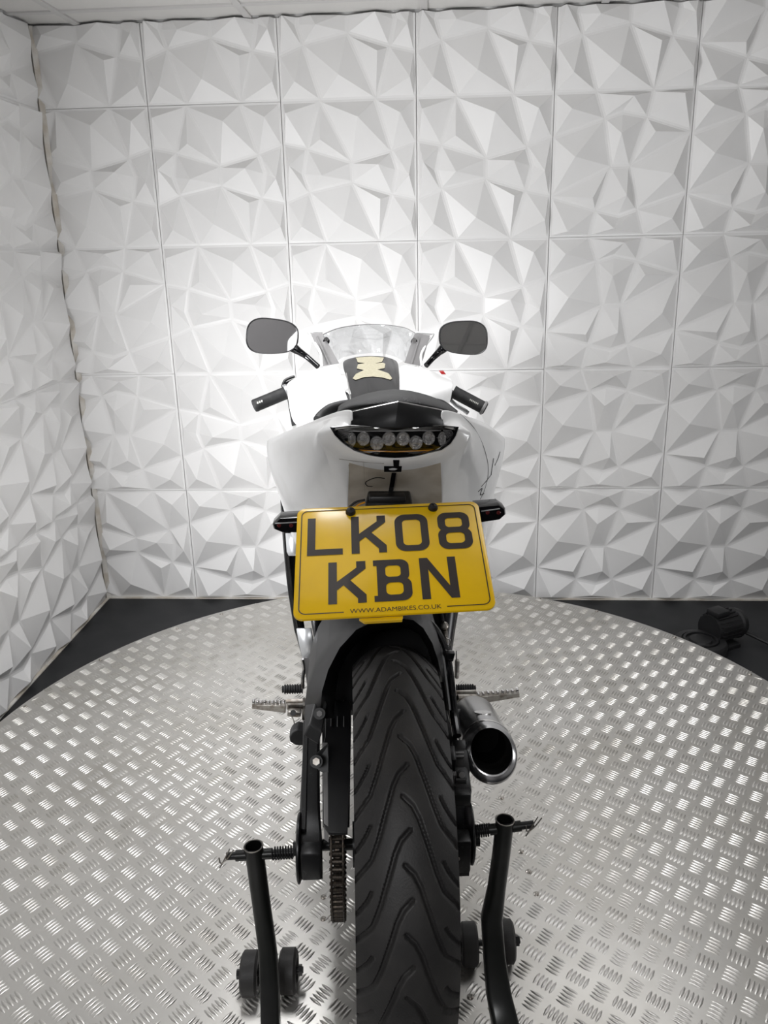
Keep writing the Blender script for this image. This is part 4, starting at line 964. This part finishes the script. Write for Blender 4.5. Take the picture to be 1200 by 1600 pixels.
part(G().prism([PL(.03, .01, -.0035), PL(WD - .03, .01, -.0035), PL(WD - .03, .12, -.0035), PL(.03, .12, -.0035)], nn * -.008), 'plate_backing', 'black', plate)

# --- indicators
def indicator(pts, rt_, stem, depth=.022):
    ind = empty('indicator'); ind.parent = bike
    f_ = [BP(x, y, -.07) for x, y in pts]; c_ = sum(f_, V()) / len(f_)
    part(G().loft([[c_.lerp(p, .9) + V((0, -.004, 0)) for p in f_], f_, [p + V((0, depth, 0)) for p in f_], [c_.lerp(p, .7) + V((0, depth + .008, 0)) for p in f_]]), 'indicator_body', 'gloss', ind, smooth=30)
    return ind
i1 = indicator([(426, 819), (437, 808), (468, 806), (478, 808), (478, 832), (440, 831), (428, 826)], None, None)
part(G().tube([BP(430, 818, -.076), BP(466, 816, -.076)], .0008, 6), 'lens_line', 'silver', i1)
for x in (436, 455): part(G().lathe(BP(x, 821, -.075), (0, -1, 0), [(.0028, 0), (.002, .0008), (.0005, .001)], 12), 'indicator_led', 'red', i1)
i2 = indicator([(742, 790), (779, 787), (789, 794), (790, 803), (781, 811), (748, 816), (742, 816)], None, None)
part(G().tube([BP(752, 799, -.076), BP(781, 795, -.076)], .0008, 6), 'lens_line', 'silver', i2)
for x in (762, 779): part(G().lathe(BP(x, 801, -.075), (0, -1, 0), [(.0028, 0), (.002, .0008), (.0005, .001)], 12), 'indicator_led', 'red', i2)
part(G().tube([BP(470, 820, -.06), BP(560, 815, -.02)], .006, 8), 'indicator_stem', 'black', i1)
part(G().tube([BP(750, 803, -.06), BP(680, 812, -.02)], .006, 8), 'indicator_stem', 'black', i2)

# ================================================================== PADDOCK STAND
st = empty('paddock_stand', loc=(0, 1.03, TZ), label='black steel paddock stand on four small rollers lifting the rear wheel', cat='stand')
OS = V((0, 1.03, TZ))
def sp(px, py, Y): return WP(px, py, Y) - OS
def upright(pts, radii, squareish, name):
    g = G(); rings = []
    for i, (px, py, Y, w2) in enumerate(pts):
        c_ = sp(px, py, Y); nx = sp(*pts[min(i + 1, len(pts) - 1)][:3]); pv = sp(*pts[max(i - 1, 0)][:3]); t = (nx - pv).normalized()
        u = V((1, 0, 0)); u = (u - t * u.dot(t)).normalized(); v_ = t.cross(u); e = squareish[i]; R = []
        for k in range(24):
            a = 2 * PI * k / 24; ca, sa = math.cos(a), math.sin(a); q = 2 / (2 + e)
            R.append(c_ + u * (math.copysign(abs(ca) ** q, ca) * w2) + v_ * (math.copysign(abs(sa) ** q, sa) * w2))
        rings.append(R)
    g.loft(rings, caps=False)
    t0 = (sp(*pts[1][:3]) - sp(*pts[0][:3])).normalized(); c0 = sp(*pts[0][:3])
    ri = [[c0 + (p - c0) * .86 for p in rings[0]], [c0 + t0 * .07 + (p - c0) * .86 for p in rings[0]]]
    g.loft([rings[0], ri[0]], caps=False)
    o = g.build(name, 'tube', st, smooth=50)
    G().loft(ri, caps=False).add(ri[1], [tuple(range(24))]).build('tube_bore', 'near_black', o)
    G().tube([p for p in rings[0][::1]], .0010, 6, closed=True).build('tube_rim', 'steel', o)
    return o
upright([(396, 1322, 1.085, .0150), (402, 1365, 1.085, .0150), (408, 1410, 1.085, .0150), (418, 1481, 1.075, .0148), (422, 1540, 1.055, .0155), (423, 1600, 1.03, .0155), (424, 1650, .98, .0155)], 0, [0, 0, 0, 1, 4, 4, 4], 'upright_tube')
upright([(789, 1281, 1.085, .0145), (783, 1335, 1.085, .0145), (776, 1386, 1.085, .0150), (768, 1434, 1.08, .0175), (772, 1493, 1.06, .0175), (779, 1552, 1.04, .020), (789, 1600, 1.01, .021), (800, 1650, .97, .021)], 0, [0, 0, 0, 1, 3, 4, 4, 4], 'upright_tube')
# rear handle joining both uprights, just outside the frame
hA, hB = sp(424, 1650, .98), sp(800, 1650, .97)
G().tube(smooth_path([hA, hA + V((0, -.10, -.0)), hA.lerp(hB, .25) + V((0, -.25, .02)), hA.lerp(hB, .75) + V((0, -.25, .02)), hB + V((0, -.10, 0)), hB], 5), .0155, 16).build('handle', 'tube', st)
def springpin(x0, x1, y0, y1, sleeve, spring, Y, sx):
    a, b = sp(x0, y0, Y), sp(x1, y1, Y); d = (b - a).normalized()
    p = empty('locking_pin'); p.parent = st
    G().cyl(a, b, .0062, 16).build('pin_rod', 'satin', p)
    G().cyl(a.lerp(b, sleeve[0]), a.lerp(b, sleeve[1]), .0088, 20).build('pin_sleeve', 'tube', p)
    if sleeve[2]: G().cyl(a.lerp(b, sleeve[2]), a.lerp(b, sleeve[3]), .0085, 20).build('pin_sleeve', 'tube', p)
    q0, q1 = a.lerp(b, spring[0]), a.lerp(b, spring[1]); u = V((0, 0, 1)); v_ = d.cross(u)
    G().tube([q0.lerp(q1, k / 96) + (u * math.cos(k * 2 * PI / 12) + v_ * math.sin(k * 2 * PI / 12)) * .0095 for k in range(97)], .0013, 6).build('pin_spring', 'satin', p)
    c_ = a.lerp(b, .02 if sx < 0 else .98)
    rp = [c_ + V((-.004 * sx, -.012, .020)), c_ + V((0, -.011, .004)), c_ + V((.004 * sx, -.011, -.012)), c_ + V((-.002, -.012, -.02)), c_ + V((.008 * sx, -.012, -.006)), c_ + V((.002 * sx, -.012, .016))]
    G().tube(smooth_path([c_ + V((.006, -.01, .022)), c_ + V((-.004, -.01, .002)), c_ + V((-.012, -.012, -.012))], 4), .0011, 6).build('retaining_clip', 'steel', p)
    G().tube(smooth_path([c_ + V((.012, -.01, .020)), c_ + V((.0, -.012, .004)), c_ + V((-.010, -.011, -.004)), c_ + V((-.012, -.01, .006))], 4), .0011, 6).build('retaining_clip', 'steel', p)
    return p
springpin(354, 466, 1338, 1331, (.13, .30, .50, .64), (.64, .94), 1.085, -1)
springpin(735, 834, 1300, 1288, (.30, .45, .66, .80), (.02, .30), 1.085, 1)
# rollers
def roller(px, py, Y, w2, r, inner):
    c_ = sp(px, py, Y); c_.z = r + .0022
    rl = G().lathe(c_, (1, 0, 0), [(.004, -w2 * .7), (r * .5, -w2 * .7), (r * .55, -w2), (r * .86, -w2), (r, -w2 * .75), (r, w2 * .75), (r * .86, w2), (r * .55, w2), (r * .5, w2 * .7), (.004, w2 * .7)], 36).build('roller', 'rubber', st)
    return c_, rl
ya = 1.112
for (xa, xb, pya, pyb, rr, capx) in ((391.5, 451, 1522, 1518, .0375, 0), (733, 790, 1476, 1472, .0375, 1)):
    ca, ra = roller(xa, pya, WZ(xa, pya, TZ + .038).y, .0148, rr, 0); cb, rb_ = roller(xb, pyb, WZ(xb, pyb, TZ + .038).y, .0148, rr, 0)
    cb.y = cb.y; ex_ = (cb - ca).normalized()
    G().cyl(ca - ex_ * .022, cb + ex_ * .026, .0055, 14).build('roller_axle', 'satin', st)
    G().cyl(ca - ex_ * .024, ca - ex_ * .017, .0085, 6).build('axle_nut', 'satin', st); G().cyl(cb + ex_ * .018, cb + ex_ * .024, .0095, 6).build('axle_nut', 'satin', st)
